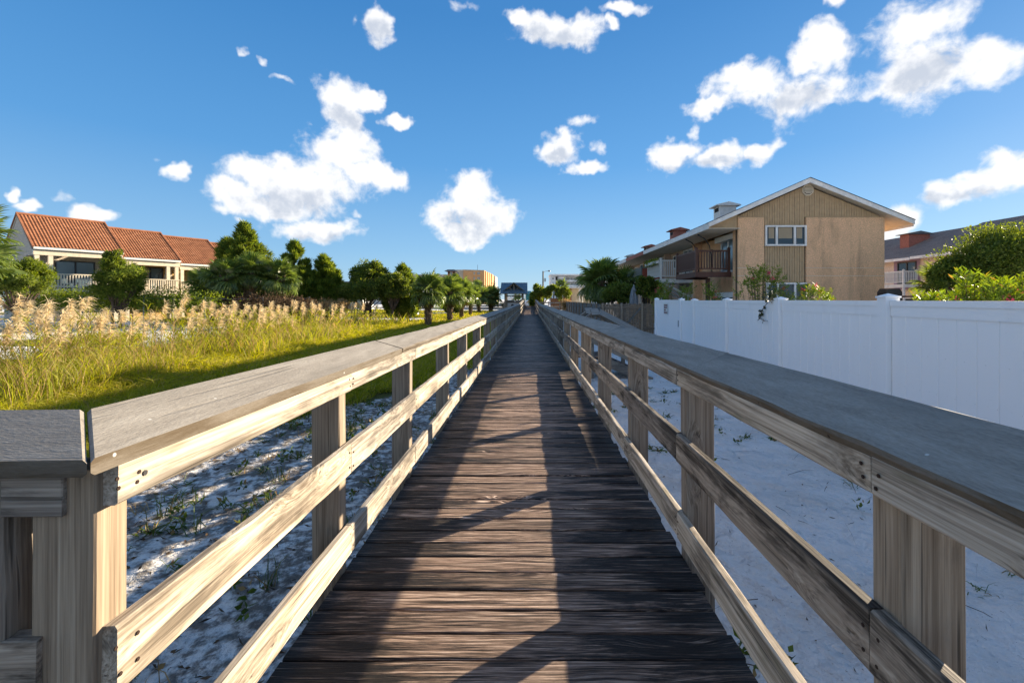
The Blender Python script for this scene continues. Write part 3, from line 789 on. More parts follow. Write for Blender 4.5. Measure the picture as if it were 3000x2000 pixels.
# small sign on the gate
sign = thing('gate_sign', 'small white sign with dark red lettering on the end panel of the white fence', 'sign', (fx(17), 17, 1.3))
sy = 16.35; sp = Vector((fx(sy), sy, 0)) + fnor * .032
def sgn(u0, u1, z0, z1, off):
    a = sp + fdir * u0 + fnor * off; b = sp + fdir * u1 + fnor * off
    return [(a.x, a.y, z0), (b.x, b.y, z0), (b.x, b.y, z1), (a.x, a.y, z1)]
mb = MB(); q = sgn(-.32, .32, 1.32, 1.70, 0); mb.poly(q, .004, fnor); mb.build('plate', M['door_white'], sign)
t_ = NT('dark_red_ink'); t_.bsdf((.16,.02,.03), .6); M['ink'] = t_.m
def text(name, body, size, loc, rot, mat, parent, sx=1.):
    cu = bpy.data.curves.new(name, 'FONT'); cu.body = body; cu.size = size; cu.align_x = 'CENTER'; cu.align_y = 'CENTER'; cu.extrude = .0008
    tmp = bpy.data.objects.new(name, cu); me = bpy.data.meshes.new_from_object(tmp); bpy.data.objects.remove(tmp); bpy.data.curves.remove(cu)
    me.materials.clear(); me.materials.append(mat)
    ob = bpy.data.objects.new(name, me); link(ob, parent); ob.location = Vector(loc) - org(parent); ob.rotation_euler = rot; ob.scale = (sx, 1, 1); return ob
# four lines of small dark red print, too small to read even in the photograph
for (z, spans) in ((1.64, ((-.26, -.2), (-.17, -.05), (-.02, .1), (.14, .25))), (1.56, ((-.22, -.1), (-.06, .06), (.1, .25))), (1.47, ((-.02, .09), (.12, .24))), (1.38, ((-.26, -.14), (-.1, .02), (.05, .12), (.15, .25)))):
    mb = MB()
    for a_, b_ in spans: mb.poly(sgn(a_, b_, z - .03, z + .03, .0052), .0006, fnor)
    mb.build('print_line', M['ink'], sign)

# ------------------------------------------------------------------ brown picket fence with gate brace (faces the camera) and the old grey one
pf = thing('picket_fence', 'brown weathered dog-ear picket fence with diagonal braced gate', 'fence', (5.6, 24.5, 0))
pa, pb, PY = at(1760, 890, 24.5).x, at(1922, 890, 24.5).x, 24.5
def picket_mesh(h, w, mat):
    m = MB(); c = .025
    m.poly([(-w/2, 0, 0), (w/2, 0, 0), (w/2, 0, h - c), (w/2 - c, 0, h), (-w/2 + c, 0, h), (-w/2, 0, h - c)], .02, (0, 1, 0)); return m.mesh('picket', Vector((0,0,0)), [mat])
M['picket'] = wood('picket_wood', (.34,.26,.19), (.23,.17,.12), (.10,.075,.055), .5, (.04,.035,.03), .5, .7, .85, .4)
M['picket_grey'] = wood('grey_picket_wood', (.25,.24,.215), (.16,.155,.14), (.07,.068,.06), .6, (.03,.03,.028), .5, .7, .9, .4)
pmesh = picket_mesh(1.62, .128, M['picket'])
n = int((pb - pa) / .136)
for k in range(n):
    share(pmesh, 'picket', pf, (pa + .068 + .136 * k, PY, rnd.uniform(-.02, .02)))
xg = at(1762 + 118, 0, PY).x
for (a, b, z) in ((pa, pb, 1.42), (pa, pb, .28)):
    beam('rail', (a, PY - .022, z), (b, PY - .022, z), .04, .09, M['picket'], pf, seg=1, jit=0)
beam('brace', (xg - 1.0, PY - .063, .35), (xg - .06, PY - .063, 1.40), .035, .10, M['picket_grey'], pf, seg=1, jit=0)
for x in (pa + .1, xg - 1.1, xg, pb - .05):
    beam('post', (x, PY - .065, -.2), (x, PY - .065, 1.66), .1, .09, M['orange_post'] if 'orange_post' in M else M['post'], pf, seg=1, jit=0)
gf = thing('picket_fence', 'long old grey picket fence running away beside the boardwalk under the palm', 'fence', (4.3, 40, 0))
mb = MB(); y = PY + .1
while y < 56:
    x = pa + (y - PY) * .006; h = 1.6 + rnd.uniform(-.06, .05)
    mb.box(x, y, 0, x + .02, y + .13, h - .02); mb.box(x, y + .03, h - .02, x + .02, y + .10, h); y += .148
mb.build('pickets', M['picket_grey'], gf, kind='stuff')
for z in (.35, 1.35):
    beam('rail', (pa - .02, PY + .1, z), (pa - .02 + .19, 56, z), .04, .09, M['picket_grey'], gf, seg=1, jit=0)
for y in np.arange(PY + 1.4, 56, 2.4):
    beam('post', (pa - .03 + (y - PY) * .006, y, 0), (pa - .03 + (y - PY) * .006, y, 1.62), .09, .09, M['picket'], gf, seg=1, jit=0)
wf = thing('fence_panel', 'short white painted fence end at the far end of the grey picket fence', 'fence', (4.0, 57, 0))
mb = MB()
for k in range(8): mb.box(3.95 + .16 * k, 56.6, 0, 4.09 + .16 * k, 56.63, 1.65)
mb.box(3.9, 56.63, 1.3, 5.25, 56.67, 1.4); mb.box(3.9, 56.63, .3, 5.25, 56.67, .4); mb.build('pickets', M['white_wood'], wf)
# ------------------------------------------------------------------ houses
def window(name, parent, x0, x1, z0, z1, y, out, frame=.07, fm='white_trim', pane='glass', mull=(), depth=.06, axis='x', hbar=()):
    """a framed window in a wall; axis 'x': wall runs along x and faces out*y; axis 'y': wall runs along y and faces out*x"""
    def bx(m, u0, u1, w0, w1, a, b):
        a, b = sorted((a, b))
        if axis == 'x': m.box(u0, a, w0, u1, b, w1)
        else: m.box(a, u0, w0, b, u1, w1)
    f = MB(); o0, o1 = y + out * .004, y + out * depth
    bx(f, x0, x1, z0, z0 + frame, o0, o1); bx(f, x0, x1, z1 - frame, z1, o0, o1)
    bx(f, x0, x0 + frame, z0 + frame, z1 - frame, o0, o1); bx(f, x1 - frame, x1, z0 + frame, z1 - frame, o0, o1)
    for mu in mull: bx(f, mu - frame * .6, mu + frame * .6, z0 + frame, z1 - frame, o0, o1 - out * .004)
    for hb in hbar: bx(f, x0 + frame, x1 - frame, hb - .02, hb + .02, o0, o1 - out * .02)
    fo = f.build(name, M[fm], parent)
    edges = [x0 + frame] + [e for mu in mull for e in (mu - frame * .6, mu + frame * .6)] + [x1 - frame]
    for k in range(0, len(edges), 2):
        p = MB(); bx(p, edges[k], edges[k + 1], z0 + frame, z1 - frame, y + out * .006, y + out * .016); p.build('pane', M[pane], fo)
    return fo

def balcony(parent, x0, x1, y0, y1, z, mat, rail_h=1.0, side_solid=False, near_solid=None, cap_posts=True, inset=0):
    """platform on a facade that faces -x: x0 is its outer edge, x1 the wall; y0 near, y1 far"""
    mt = M[mat]
    m = MB(); m.box(x0, y0, z - .27, x1 - .003, y0 + .05, z - .02); m.box(x0, y1 - .05, z - .27, x1 - .003, y1, z - .02); m.box(x0, y0 + .052, z - .27, x0 + .05, y1 - .052, z - .02)
    m.box(x0 + .052, y0 + .052, z - .06, x1 - .003, y1 - .052, z - .02)
    b = m.build('balcony', mt, parent)
    corners = ((x0 + .06, y0 + .06), (x0 + .06, y1 - .06), (x1 - .1, y0 + .06))
    for (x, y) in corners:
        p = MB(); p.box(x - .055, y - .055, z - .02, x + .055, y + .055, z + rail_h + .06)
        if cap_posts: p.box(x - .075, y - .075, z + rail_h + .062, x + .075, y + .075, z + rail_h + .09); p.add([(x-.06,y-.06,z+rail_h+.091),(x+.06,y-.06,z+rail_h+.091),(x+.06,y+.06,z+rail_h+.091),(x-.06,y+.06,z+rail_h+.091),(x,y,z+rail_h+.14)], [(0,1,4),(1,2,4),(2,3,4),(3,0,4)])
        p.build('balcony_post', mt, b)
    for (za, zb) in ((.10, .16), (rail_h - .08, rail_h)):
        r = MB(); r.box(x0 + .116, y0 + .03, z + za, x1 - .156, y0 + .09, z + zb); r.build('handrail' if za > .5 else 'bottom_rail', mt, b)
        r = MB(); r.box(x0 + .03, y0 + .116, z + za, x0 + .09, y1 - .116, z + zb); r.build('handrail' if za > .5 else 'bottom_rail', mt, b)
    bm = MB(); bm.box(-.022, -.022, 0, .022, .022, rail_h - .242); bmesh_ = bm.mesh('baluster', Vector((0, 0, 0)), [mt])
    if near_solid:
        s = MB(); k = x0 + .118
        while k < x1 - .16: s.box(k, y0 + .035, z + .02, min(k + .118, x1 - .157), y0 + .06, z + rail_h - .082); k += .122
        s.build('board_screen', M[near_solid], b)
    else:
        n = int((x1 - x0 - .27) / .125)
        for k in range(n):
            share(bmesh_, 'baluster', b, (x0 + .116 + (x1 - x0 - .272) * (k + .5) / n, y0 + .06, z + .161))
    n = int((y1 - y0 - .23) / (.075 if side_solid else .125))
    for k in range(n):
        share(bmesh_, 'baluster', b, (x0 + .06, y0 + .116 + (y1 - y0 - .232) * (k + .5) / n, z + .161))
    if side_solid:
        s = MB(); s.box(x0 + .1, y0 + .116, z + .08, x0 + .115, y1 - .116, z + rail_h - .1); s.build('screen', mt, b)
    return b

GY0 = 20.5                                  # the gable wall that faces the camera
WX0, WX1 = at(2161, 0, GY0).x, at(2588, 0, GY0).x
EX0, EZ0 = at(2078, 0, GY0 - .3).x, at(0, 655, GY0 - .3).z
AX, AZ = at(2373, 0, GY0 - .3).x, at(0, 523, GY0 - .3).z
EX1, EZ1 = at(2677, 0, GY0 - .3).x, at(0, 647, GY0 - .3).z
S0, S1 = (AZ - EZ0) / (AX - EX0), (AZ - EZ1) / (EX1 - AX)
def roofz(x): return EZ0 + (x - EX0) * S0 if x < AX else EZ1 + (EX1 - x) * S1
UNITS = [(GY0, 26.2), (26.22, 31.9), (31.92, 37.6), (37.62, 43.3), (43.32, 49.0)]
UM = [('stucco', 'white_trim', 'shingle'), ('stucco_peach', 'white_trim', 'shingle_grey'), ('stucco_ochre', 'red_paint', 'shingle'), ('stucco_peach', 'white_trim', 'shingle_grey'), ('stucco_ochre', 'white_trim', 'shingle')]
UL = ['tan stucco end townhouse with ribbed siding gable facing the boardwalk camera', 'peach townhouse with the white balcony, second in its row', 'ochre townhouse with red roof edge and grey balcony, third in its row',
      'pale peach townhouse fourth in its row, behind the large palm', 'ochre townhouse at the far end of its row']
houses = []
for i, (ya, yb) in enumerate(UNITS):
    wm, tm, sm = UM[i]
    h = thing('townhouse', UL[i], 'house', ((WX0 + WX1) / 2, (ya + yb) / 2, 0), group='townhouses in the row on the right'); houses.append(h)
    zt = roofz(WX0) - .22
    oy = ya - .3 if i == 0 else ya
    # roof slopes
    for s_, (xa, za, xb, zb) in enumerate(((EX0, EZ0, AX, AZ), (EX1, EZ1, AX, AZ))):
        r = MB(); r.poly([(xa, oy + .03, za), (xb, oy + .03, zb), (xb, oy + .03, zb - .10), (xa, oy + .03, za - .10)], yb - oy - .03, (0, 1, 0)); r.build('roof_slope', M[sm], h)
    if i == 0:
        f = MB()
        f.poly([(EX0 - .03, oy - .03, EZ0 + .03), (AX, oy - .03, AZ + .03), (AX, oy - .03, AZ - .18), (EX0 - .03, oy - .03, EZ0 - .16)], .055, (0, 1, 0)); f.build('rake_board', M[tm], h)
        f = MB()
        f.poly([(AX + .002, oy - .03, AZ + .03), (EX1 + .03, oy - .03, EZ1 + .03), (EX1 + .03, oy - .03, EZ1 - .16), (AX + .002, oy - .03, AZ - .18)], .055, (0, 1, 0)); f.build('rake_board', M[tm], h)
        f = MB(); f.poly([(EX0 - .05, oy - .05, EZ0 + .055), (AX, oy - .05, AZ + .055), (EX1 + .05, oy - .05, EZ1 + .055), (EX1 + .05, oy - .05, EZ1 + .032), (AX, oy - .05, AZ + .032), (EX0 - .05, oy - .05, EZ0 + .032)], .3, (0, 1, 0)); f.build('drip_edge', M['shingle_grey'], h)
    f = MB(); f.box(EX0 - .03, oy + .03, EZ0 - .24 + rnd.uniform(-.02, .02), EX0 - .002, yb - .006, EZ0 + .02); f.build('fascia', M[tm], h)
    f = MB(); f.box(EX1 + .002, oy + .03, EZ1 - .24, EX1 + .03, yb - .006, EZ1 + .02); f.build('fascia', M[tm], h)
    f = MB(); f.box(EX0, ya + .02, EZ0 - .215, WX0 + .6 if i else WX0 - .004, yb - .006, EZ0 - .19); f.build('soffit', M['soffit'], h)
    if i == 0:
        f = MB(); f.box(EX0, oy + .03, EZ0 - .215, WX0 - .004, ya + .018, EZ0 - .19); f.build('soffit', M['soffit'], h)
        f = MB(); f.poly([(EX0 + .01, ya, EZ0 - .188), (WX0 - .005, ya, EZ0 - .188), (WX0 - .005, ya, roofz(WX0) - .135), (EX0 + .01, ya, EZ0 - .135)], .015, (0, 1, 0)); f.build('eave_return', M['siding'], h)
    for (xa, za) in ((EX0 + .02, EZ0), (EX1 - .02, EZ1)):
        f = MB(); f.poly([(xa, oy + .032, za - .108), (AX, oy + .032, AZ - .108), (AX, oy + .032, AZ - .13), (xa, oy + .032, za - .13)], yb - oy - .05, (0, 1, 0)); f.build('soffit', M['soffit'], h)
    # facade facing the boardwalk: recessed between party piers
    fxw = WX0 + .45
    f = MB(); f.box(fxw, ya + .5, 0, fxw + .2, yb, EZ0 - .217); f.build('facade', M[wm], h)
    f = MB(); f.box(WX1 - .2, ya + .3, 0, WX1, yb, EZ1 - .217); f.build('rear_wall', M[wm], h)
    f = MB(); f.box(WX0 + .002, yb - .28, 0, fxw - .002, yb - .02, EZ0 - .217); f.build('pier', M[wm], h)
    f = MB(); f.poly([(fxw, yb - .2, 0), (WX1 - .2, yb - .2, 0), (WX1 - .2, yb - .2, roofz(WX1) - .25), (AX, yb - .2, AZ - .15), (fxw, yb - .2, roofz(fxw) - .25)], .15, (0, 1, 0)); f.build('party_wall', M[wm], h)
    # glazed doors
    yd = ya + 1.0
    for (z0, z1) in ((.1, 2.2), (3.18, 5.0)):
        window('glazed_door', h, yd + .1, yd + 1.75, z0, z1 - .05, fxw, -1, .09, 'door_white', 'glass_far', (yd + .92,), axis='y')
    if i:
        window('window', h, yd + 2.6, yd + 3.8, 3.9, 4.8, fxw, -1, .07, 'white_trim', 'glass', (yd + 3.2,), axis='y')
        f = MB(); f.box(fxw - .05, yd - .25, 2.95, fxw - .003, yd + .05, 4.98); f.build('trim_board', M['cream_trim'], h)
    # dormer-like chimney box on the slope
    cx, hw_, tz_ = ((10.0, .42, 6.78), (9.45, .4, 6.40), (9.15, .36, 6.02), (9.0, .34, 5.86), (8.9, .3, 5.75))[i]
    cy = ya + 2.5; zb_ = roofz(cx - hw_) - .3; ct = tz_ - .2
    cm_ = ['white_trim', 'brick_red', 'shingle', 'white_trim', 'red_paint'][i]
    f = MB(); f.box(cx - hw_, cy, zb_, cx + hw_, cy + .75, ct); c_ = f.build('chimney', M[cm_], h)
    hr = hw_ + .2
    f = MB(); f.poly([(cx - hr, cy - .12, ct + .003), (cx + hr, cy - .12, ct + .003), (cx + hr, cy - .12, ct + .05), (cx, cy - .12, ct + .20), (cx - hr, cy - .12, ct + .05)], 1.0, (0, 1, 0)); f.build('chimney_roof', M['white_trim' if i in (0, 3) else 'brick_red'], c_)
    f = MB(); f.box(cx - hw_ - .003, cy + .12, ct - .26, cx - hw_ + .03, cy + .63, ct - .06); f.build('louvre', M['interior'], c_)

h0 = houses[0]
# end wall: two stucco fields, ribbed siding between and above
ZS = at(0, 638, GY0).z
f = MB(); f.poly([(WX0, GY0 + .06, 0), (WX1, GY0 + .06, 0), (WX1, GY0 + .06, roofz(WX1) - .24), (AX, GY0 + .06, AZ - .16), (WX0, GY0 + .06, roofz(WX0) - .2)], .14, (0, 1, 0)); f.build('end_wall', M['siding_back'], h0)
SX0, SX1 = at(2237, 0, GY0).x, at(2360, 0, GY0).x
z1_, z2_ = at(0, 785, GY0).z, at(0, 808, GY0).z
for (xa, xb) in ((WX0 - .003, SX0), (SX1, WX1 + .003)):
    for (za, zb) in ((0, z2_ - .012), (z2_ + .012, z1_ - .012), (z1_ + .012, ZS)):
        f = MB(); f.box(xa, GY0 - .06, za, xb, GY0 + .058, zb); f.build('stucco_panel', M['stucco'], h0)
    f = MB(); f.box(xa + .002, GY0 - .045, .2, xb - .002, GY0 + .05, ZS - .03); f.build('joint_backing', M['soffit'], h0)
    f = MB(); f.box(xa, GY0 - .07, ZS + .002, xb, GY0 + .058, ZS + .03); f.build('ledge', M['siding'], h0)
f = MB(); f.box(WX0 + .002, GY0 + .21, 0, WX0 + .448, GY0 + .5, EZ0 - .22); f.build('pier', M['stucco'], h0)
# one rib (board) after the other, each with its own edges
sid = MB(); x = WX0 - .55; bw = .112
f = MB(); f.poly([(EX0 + .5, GY0 + .1, ZS), (WX0, GY0 + .1, ZS), (WX0, GY0 + .1, roofz(WX0) - .22), (EX0 + .5, GY0 + .1, roofz(EX0 + .5) - .22)], .05, (0, 1, 0)); f.build('eave_return', M['siding'], h0)
k = 0
while x < WX1 + .5:
    xb = x + bw - .02
    top0, top1 = roofz(x) - .235, roofz(xb) - .235
    inside = SX0 - .02 < (x + xb) / 2 < SX1 + .02
    bot = .2 if inside else ZS + .035
    if min(top0, top1) > bot + .03:
        sid.poly([(x, GY0 + .02, bot), (xb, GY0 + .02, bot), (xb, GY0 + .02, top1), (x, GY0 + .02, top0)], .038, (0, 1, 0))
    x += bw
sid.build('siding_boards', M['siding'], h0, kind='stuff')
wz0, wz1 = at(0, 721, GY0).z, at(0, 661, GY0).z
wx0, wx1 = at(2238, 0, GY0).x + .02, at(2361, 0, GY0).x - .02
ww = wx1 - wx0
wfr = window('window', h0, wx0, wx1, wz0, wz1, GY0 - .03, -1, .075, 'white_trim', 'glass', (wx0 + ww * .275, wx0 + ww * .715), .08)
m = MB()
for (a, b) in ((.09, .225), (.33, .66), (.77, .905)): m.box(wx0 + ww * a, GY0 - .048, wz0 + .34, wx0 + ww * b, GY0 - .0475, wz1 - .09)
m.build('blind', M['blind'], wfr)
lz1 = at(0, 828, GY0).z
window('window', h0, wx0 + .05, wx1, lz1 - .95, lz1, GY0 - .03, -1, .075, 'white_trim', 'glass', (wx0 + ww * .3, wx0 + ww * .72), .08)
# octagonal attic vent
vc = at(2366, 557, GY0); rr_ = .27
def octa(r, y0_, y1_, c): 
    m = MB(); m.poly([(c.x + r * math.cos(R(22.5 + 45 * k)), y0_, c.z + r * math.sin(R(22.5 + 45 * k))) for k in range(8)], y1_ - y0_, (0, 1, 0)); return m
vent = octa(rr_, GY0 - .035, GY0 + .019, vc).build('attic_vent', M['soffit'], h0)
octa(rr_ - .055, GY0 - .045, GY0 - .0355, vc).build('vent_shade', M['interior'], vent)  # near-black plate, standing for the shade behind the slats
m = MB()
for k in range(6):
    z = vc.z - .17 + .062 * k; w = (.19 if 0 < k < 5 else .12)
    m.poly([(vc.x - w, GY0 - .066, z), (vc.x + w, GY0 - .066, z), (vc.x + w, GY0 - .046, z + .05), (vc.x - w, GY0 - .046, z + .05)], .008, (0, -1, 0))
m.build('louvre', M['soffit'], vent)
# small eyelet dark knob on the rake
# balconies
bx1 = WX0 + .45
balcony(houses[0], 7.72, WX0 + .05, 21.25, 24.1, 3.16, 'brown_paint', 1.0, side_solid=True)
balcony(houses[1], 7.72, WX0 + .3, 27.0, 30.0, 3.10, 'white_wood', 1.1)
balcony(houses[2], 7.9, WX0 + .3, 32.5, 35.8, 3.05, 'grey_green', 1.1, near_solid='red_paint', side_solid=True)
balcony(houses[3], 7.9, WX0 + .3, 38.4, 41.4, 3.05, 'white_wood', 1.05)
# posts and braces that carry them
for (hh, x, y, m_, w) in ((0, 8.55, 21.9, 'brown_paint', .16), (1, 8.2, 29.5, 'white_wood', .12), (2, 8.3, 35.3, 'grey_green', .12)):
    m = MB(); m.box(x - w / 2, y - w / 2, 0, x + w / 2, y + w / 2, 2.87); m.build('balcony_support', M[m_], houses[hh])
for (y,) in ((27.2,), (28.4,), (29.7,)):
    m = MB(); m.bar((WX0 + .4, y, 1.9), (7.95, y, 2.84), .1, .1); m.build('brace', M['white_wood'], houses[1])
# planter box with flowers hung on the white balcony
pl = thing('planter', 'long white planter with trailing flowers on the white balcony rail', 'planter', (7.6, 28.4, 4.0))
m = MB(); m.box(7.52, 27.2, 4.0, 7.72, 29.9, 4.16); m.build('box', M['white_wood'], pl)
# curved dark hoops over the brown balcony, shutter box and lamps
hoops = thing('hoop_frame', 'two dark curved poles rising over the brown balcony', 'frame', (8.6, 22, 3.2))
for (xa, ya, dx) in ((9.2, 21.9, .5), (9.2, 23.6, .5)):
    pts = [(8.75, ya, 3.15), (8.72, ya, 4.0), (8.62, ya, 4.45), (8.42, ya + .05, 4.78), (8.1, ya + .12, 4.98)]
    m = MB(); m.tube(pts, .028, 8); m.build('pole', M['dark_metal'], hoops, smooth=True)
m = MB(); m.box(WX0 + .18, 21.35, 4.72, WX0 + .44, 23.5, 4.98); m.build('roller_shutter_box', M['door_white'], houses[0])
m = MB(); m.box(WX0 + .18, 21.35, 1.95, WX0 + .44, 23.5, 2.2); m.build('roller_shutter_box', M['door_white'], houses[0])
def wall_lamp(x, y, z, label, mat='cream_trim'):
    t = thing('wall_lamp', label, 'lamp', (x, y, z), group='wall lanterns on the townhouses')
    m = MB(); m.tube([(x, y, z + .12), (x - .1, y, z + .16), (x - .16, y, z + .1)], .015, 6); m.build('bracket', M['dark_metal'], t)
    m = MB(); m.tube([(x - .16, y, z - .2), (x - .16, y, z - .17), (x - .16, y, z), (x - .16, y, z + .03), (x - .16, y, z + .1)], [.03, .06, .09, .12, .02], 8); m.build('lantern', M[mat], t)
wall_lamp(WX0 + .44, 24.3, 4.35, 'pale wall lantern beside the glazed door above the brown balcony')
wall_lamp(WX0 + .44, 29.2, 4.25, 'black wall lantern between brown and white balconies', 'dark_metal')

# ------------------------------------------------------------------ second row on the far right
X2 = 29.2
for i, (ya, yb, lab, wm, sm) in enumerate(((28.6, 34.0, 'peach townhouse with brown shingle roof, nearer one behind the big round bush', 'stucco_pale', 'shingle'), (34.02, 39.3, 'peach townhouse with white balcony and lilac door surround', 'stucco_pale', 'shingle'), (39.32, 45, 'peach townhouse with brown shingle roof, beyond the tan gable wall', 'stucco_pale', 'shingle'))):
    h = thing('townhouse', lab, 'house', (X2 + 4, (ya + yb) / 2, 0), group='townhouses in the second row at far right')
    ez = 5.15 + (.0, -.05, -.12)[i]; rz_ = ez + 2.35 + (.1, 0, .12)[i]
    f = MB(); f.box(X2, ya, 0, X2 + 8, yb, ez - .05); f.build('wall', M[wm], h)
    f = MB(); f.poly([(X2 - .8, ya, ez - .12), (X2 + 4.6, ya, rz_), (X2 + 4.6, ya, rz_ - .15), (X2 - .8, ya, ez - .25)], yb - ya, (0, 1, 0)); f.build('roof_slope', M[sm], h)
    f = MB(); f.poly([(X2 + 9, ya, ez - .12), (X2 + 4.6, ya, rz_), (X2 + 4.6, ya, rz_ - .15), (X2 + 9, ya, ez - .25)], yb - ya, (0, 1, 0)); f.build('roof_slope', M[sm], h)
    f = MB(); f.box(X2 - .84, ya + .01, ez - .30, X2 - .802, yb - .01, ez - .10); f.build('fascia', M['white_trim'], h)
    f = MB(); f.poly([(X2, ya + .02, ez - .05), (X2 + 8, ya + .02, ez - .05), (X2 + 4.6, ya + .02, rz_ - .16)], .1, (0, 1, 0)); f.build('gable', M[wm], h)
    if i == 1:
        window('sliding_door', h, 34.35, 36.1, 3.05, 4.75, X2 - .03, -1, .09, 'dark_metal', 'glass', (35.2,), axis='y')
        t_ = plain('lilac_boards', (.33,.22,.30), .7, .05); f = MB(); f.box(X2 - .025, 34.06, 2.6, X2 - .003, 36.5, 4.98); f.build('door_surround', t_, h)
        balcony(h, X2 - 1.15, X2 - .003, 34.2, 36.4, 3.02, 'white_wood', .98)
        m = MB(); m.box(X2 - 1.12, 34.23, 0, X2 - .98, 34.37, 2.74); m.build('balcony_support', M['white_wood'], h)
        window('window', h, 34.5, 35.9, .4, 2.0, X2 - .03, -1, .09, 'white_trim', 'glass', axis='y')
        f = MB(); f.box(X2 + 1.6, 37.0, 5.4, X2 + 3.3, 37.9, 7.15); c_ = f.build('chimney', M['brick_red'], h)
        f = MB(); f.poly([(X2 + 1.35, 36.85, 7.155), (X2 + 3.55, 36.85, 7.155), (X2 + 3.55, 36.85, 7.2), (X2 + 2.45, 36.85, 7.42), (X2 + 1.35, 36.85, 7.2)], 1.2, (0, 1, 0)); f.build('chimney_roof', M['shingle_grey'], c_)
    elif i == 0:
        window('window', h, 31.2, 32.4, 3.9, 4.8, X2, -1, .07, 'white_trim', 'glass', axis='y')

# ------------------------------------------------------------------ red tiled houses on the left (own frame: x along the eave, y to the back)
HA = math.atan2(.857, .515)
def tile_slope(name, parent, L, y0, z0, y1, z1, mat):
    run = math.hypot(y1 - y0, z1 - z0); nrow = int(run / .26); ncol = int(L / .18); S = 6
    ux, uz = (y1 - y0) / run, (z1 - z0) / run; nx_, nz_ = -uz, ux
    V = []; Fq = []
    cols = ncol * S + 1
    for r in range(nrow):
        for e in (0, 1):
            s = (r + e) * run / nrow; lift = .07 if e == 0 else .01
            for c in range(cols):
                x = L * c / (cols - 1); ph = 2 * math.pi * c / S
                hgt = .015 * max(-.4, math.cos(ph)) + lift * (1 if e else .8 + .35 * math.cos(ph))
                V.append((x, y0 + ux * s + nx_ * hgt, z0 + uz * s + nz_ * hgt))
        b = r * 2 * cols
        for c in range(cols - 1): Fq.append((b + c, b + c + 1, b + cols + c + 1, b + cols + c))
        if r:
            for c in range(cols - 1): Fq.append((b - cols + c, b - cols + c + 1, b + c + 1, b + c))
    return np_obj(name, np.array(V), [np.array(Fq)], mat, parent, kind='stuff')
def tile_house(base, L, dz, label, idx):
    h = thing('tiled_house', label, 'house', base, HA, 'red tiled houses behind the reeds', local=True)
    E, RZ, RD = 5.42 + dz, 8.05 + dz, 4.0
    wl_ = M['stucco_cream'] if idx != 1 else M['stucco_ochre']
    wl_ = M['stucco_cream']
    tile_slope('roof_tiles', h, L + .2, -.05, E, RD, RZ, M['tiles'])
    tile_slope('roof_tiles', h, L + .2, 2 * RD + .05, E, RD, RZ, M['tiles'])
    f = MB(); f.poly([(.0, .0, E - .02), (.0, RD, RZ - .02), (.0, 2 * RD, E - .02), (.0, 2 * RD, E - .14), (.0, RD, RZ - .15), (.0, .0, E - .14)], L + .2, (1, 0, 0)); f.build('roof_deck', M['soffit'], h)
    f = MB()
    for xx in (-.06, L + .2):
        f.poly([(xx, -.06, E - .06), (xx, RD, RZ + .0), (xx, RD, RZ + .13), (xx, -.06, E + .10)], .08, (1, 0, 0)); f.poly([(xx, 2 * RD + .06, E - .06), (xx, RD, RZ + .0), (xx, RD, RZ + .13), (xx, 2 * RD + .06, E + .10)], .08, (1, 0, 0))
    f.build('verge_tiles', M['tiles'], h)
    f = MB(); f.tube([(-.06, RD, RZ + .06), (L + .28, RD, RZ + .06)], .1, 8); f.build('ridge_tiles', M['tiles'], h)
    f = MB(); f.box(.0, -.12, E - .12, L + .2, -.055, E + .03); f.build('gutter', M['white_trim'], h)
    f = MB(); f.box(.02, .05, E - .50, L + .18, .35, E - .145); f.build('beam', M['cream_trim'], h)
    FZ = 2.62 + dz * .5
    wy = 2.0
    # end walls, back wall of the porch, lower storey
    f = MB(); f.poly([(.03, .36, E - .2), (.03, RD, RZ - .2), (.03, 2 * RD - .3, E - .2), (.03, 2 * RD - .3, 0), (.03, wy, 0), (.03, wy, FZ), (.03, wy, E - .5), (.03, .36, E - .5)], .17, (1, 0, 0)); f.build('end_wall', wl_, h)
    f = MB(); f.poly([(L, .36, E - .2), (L, RD, RZ - .2), (L, 2 * RD - .3, E - .2), (L, 2 * RD - .3, 0), (L, wy, 0), (L, wy, E - .5), (L, .36, E - .5)], .15, (1, 0, 0)); f.build('end_wall', wl_, h)
    f = MB(); f.box(.203, wy, 0, L - .003, wy + .18, E - .16); f.build('porch_wall', M['stucco_cream' if idx == 0 else 'stucco_ochre'], h)
    f = MB(); f.box(.203, 2 * RD - .48, 0, L - .003, 2 * RD - .3, E - .2); f.build('rear_wall', wl_, h)
    f = MB(); f.box(.02, .02, FZ - .30, L + .15, wy - .003, FZ); f.build('porch_floor', M['cream_trim'], h)
    for x in ((.08, .75, L - .15) if idx == 0 else (.08, L - .75, L - .15)):
        f = MB(); f.box(x, .08, FZ + .002, x + .24, .32, E - .502); f.build('column', M['cream_trim'], h)
    for x in (.2, L - .3):
        f = MB(); f.box(x, .2, 0, x + .25, .45, FZ - .302); f.build('stilt', M['cream_trim'], h)
    window('sliding_door', h, 1.5, 3.7 if L > 4.4 else 3.3, FZ + .02, FZ + 2.1, wy, -1, .08, 'dark_metal', 'glass_far', (2.6 if L > 4.4 else 2.4,))
    f = MB(); f.box(1.35, wy - .012, FZ + .1, 1.56, wy - .002, FZ + 2.0); f.build('curtain', M['blind'], h)
    if idx:
        f = MB(); f.box(1.62, wy - .028, FZ + .12, 2.3, wy - .02, FZ + 2.0); f.build('curtain', M['blind'], h)
    # balustrade
    bm = MB(); bm.box(-.035, -.02, 0, .035, .02, .96); me = bm.mesh('baluster', Vector((0,0,0)), [M['cream_trim']])
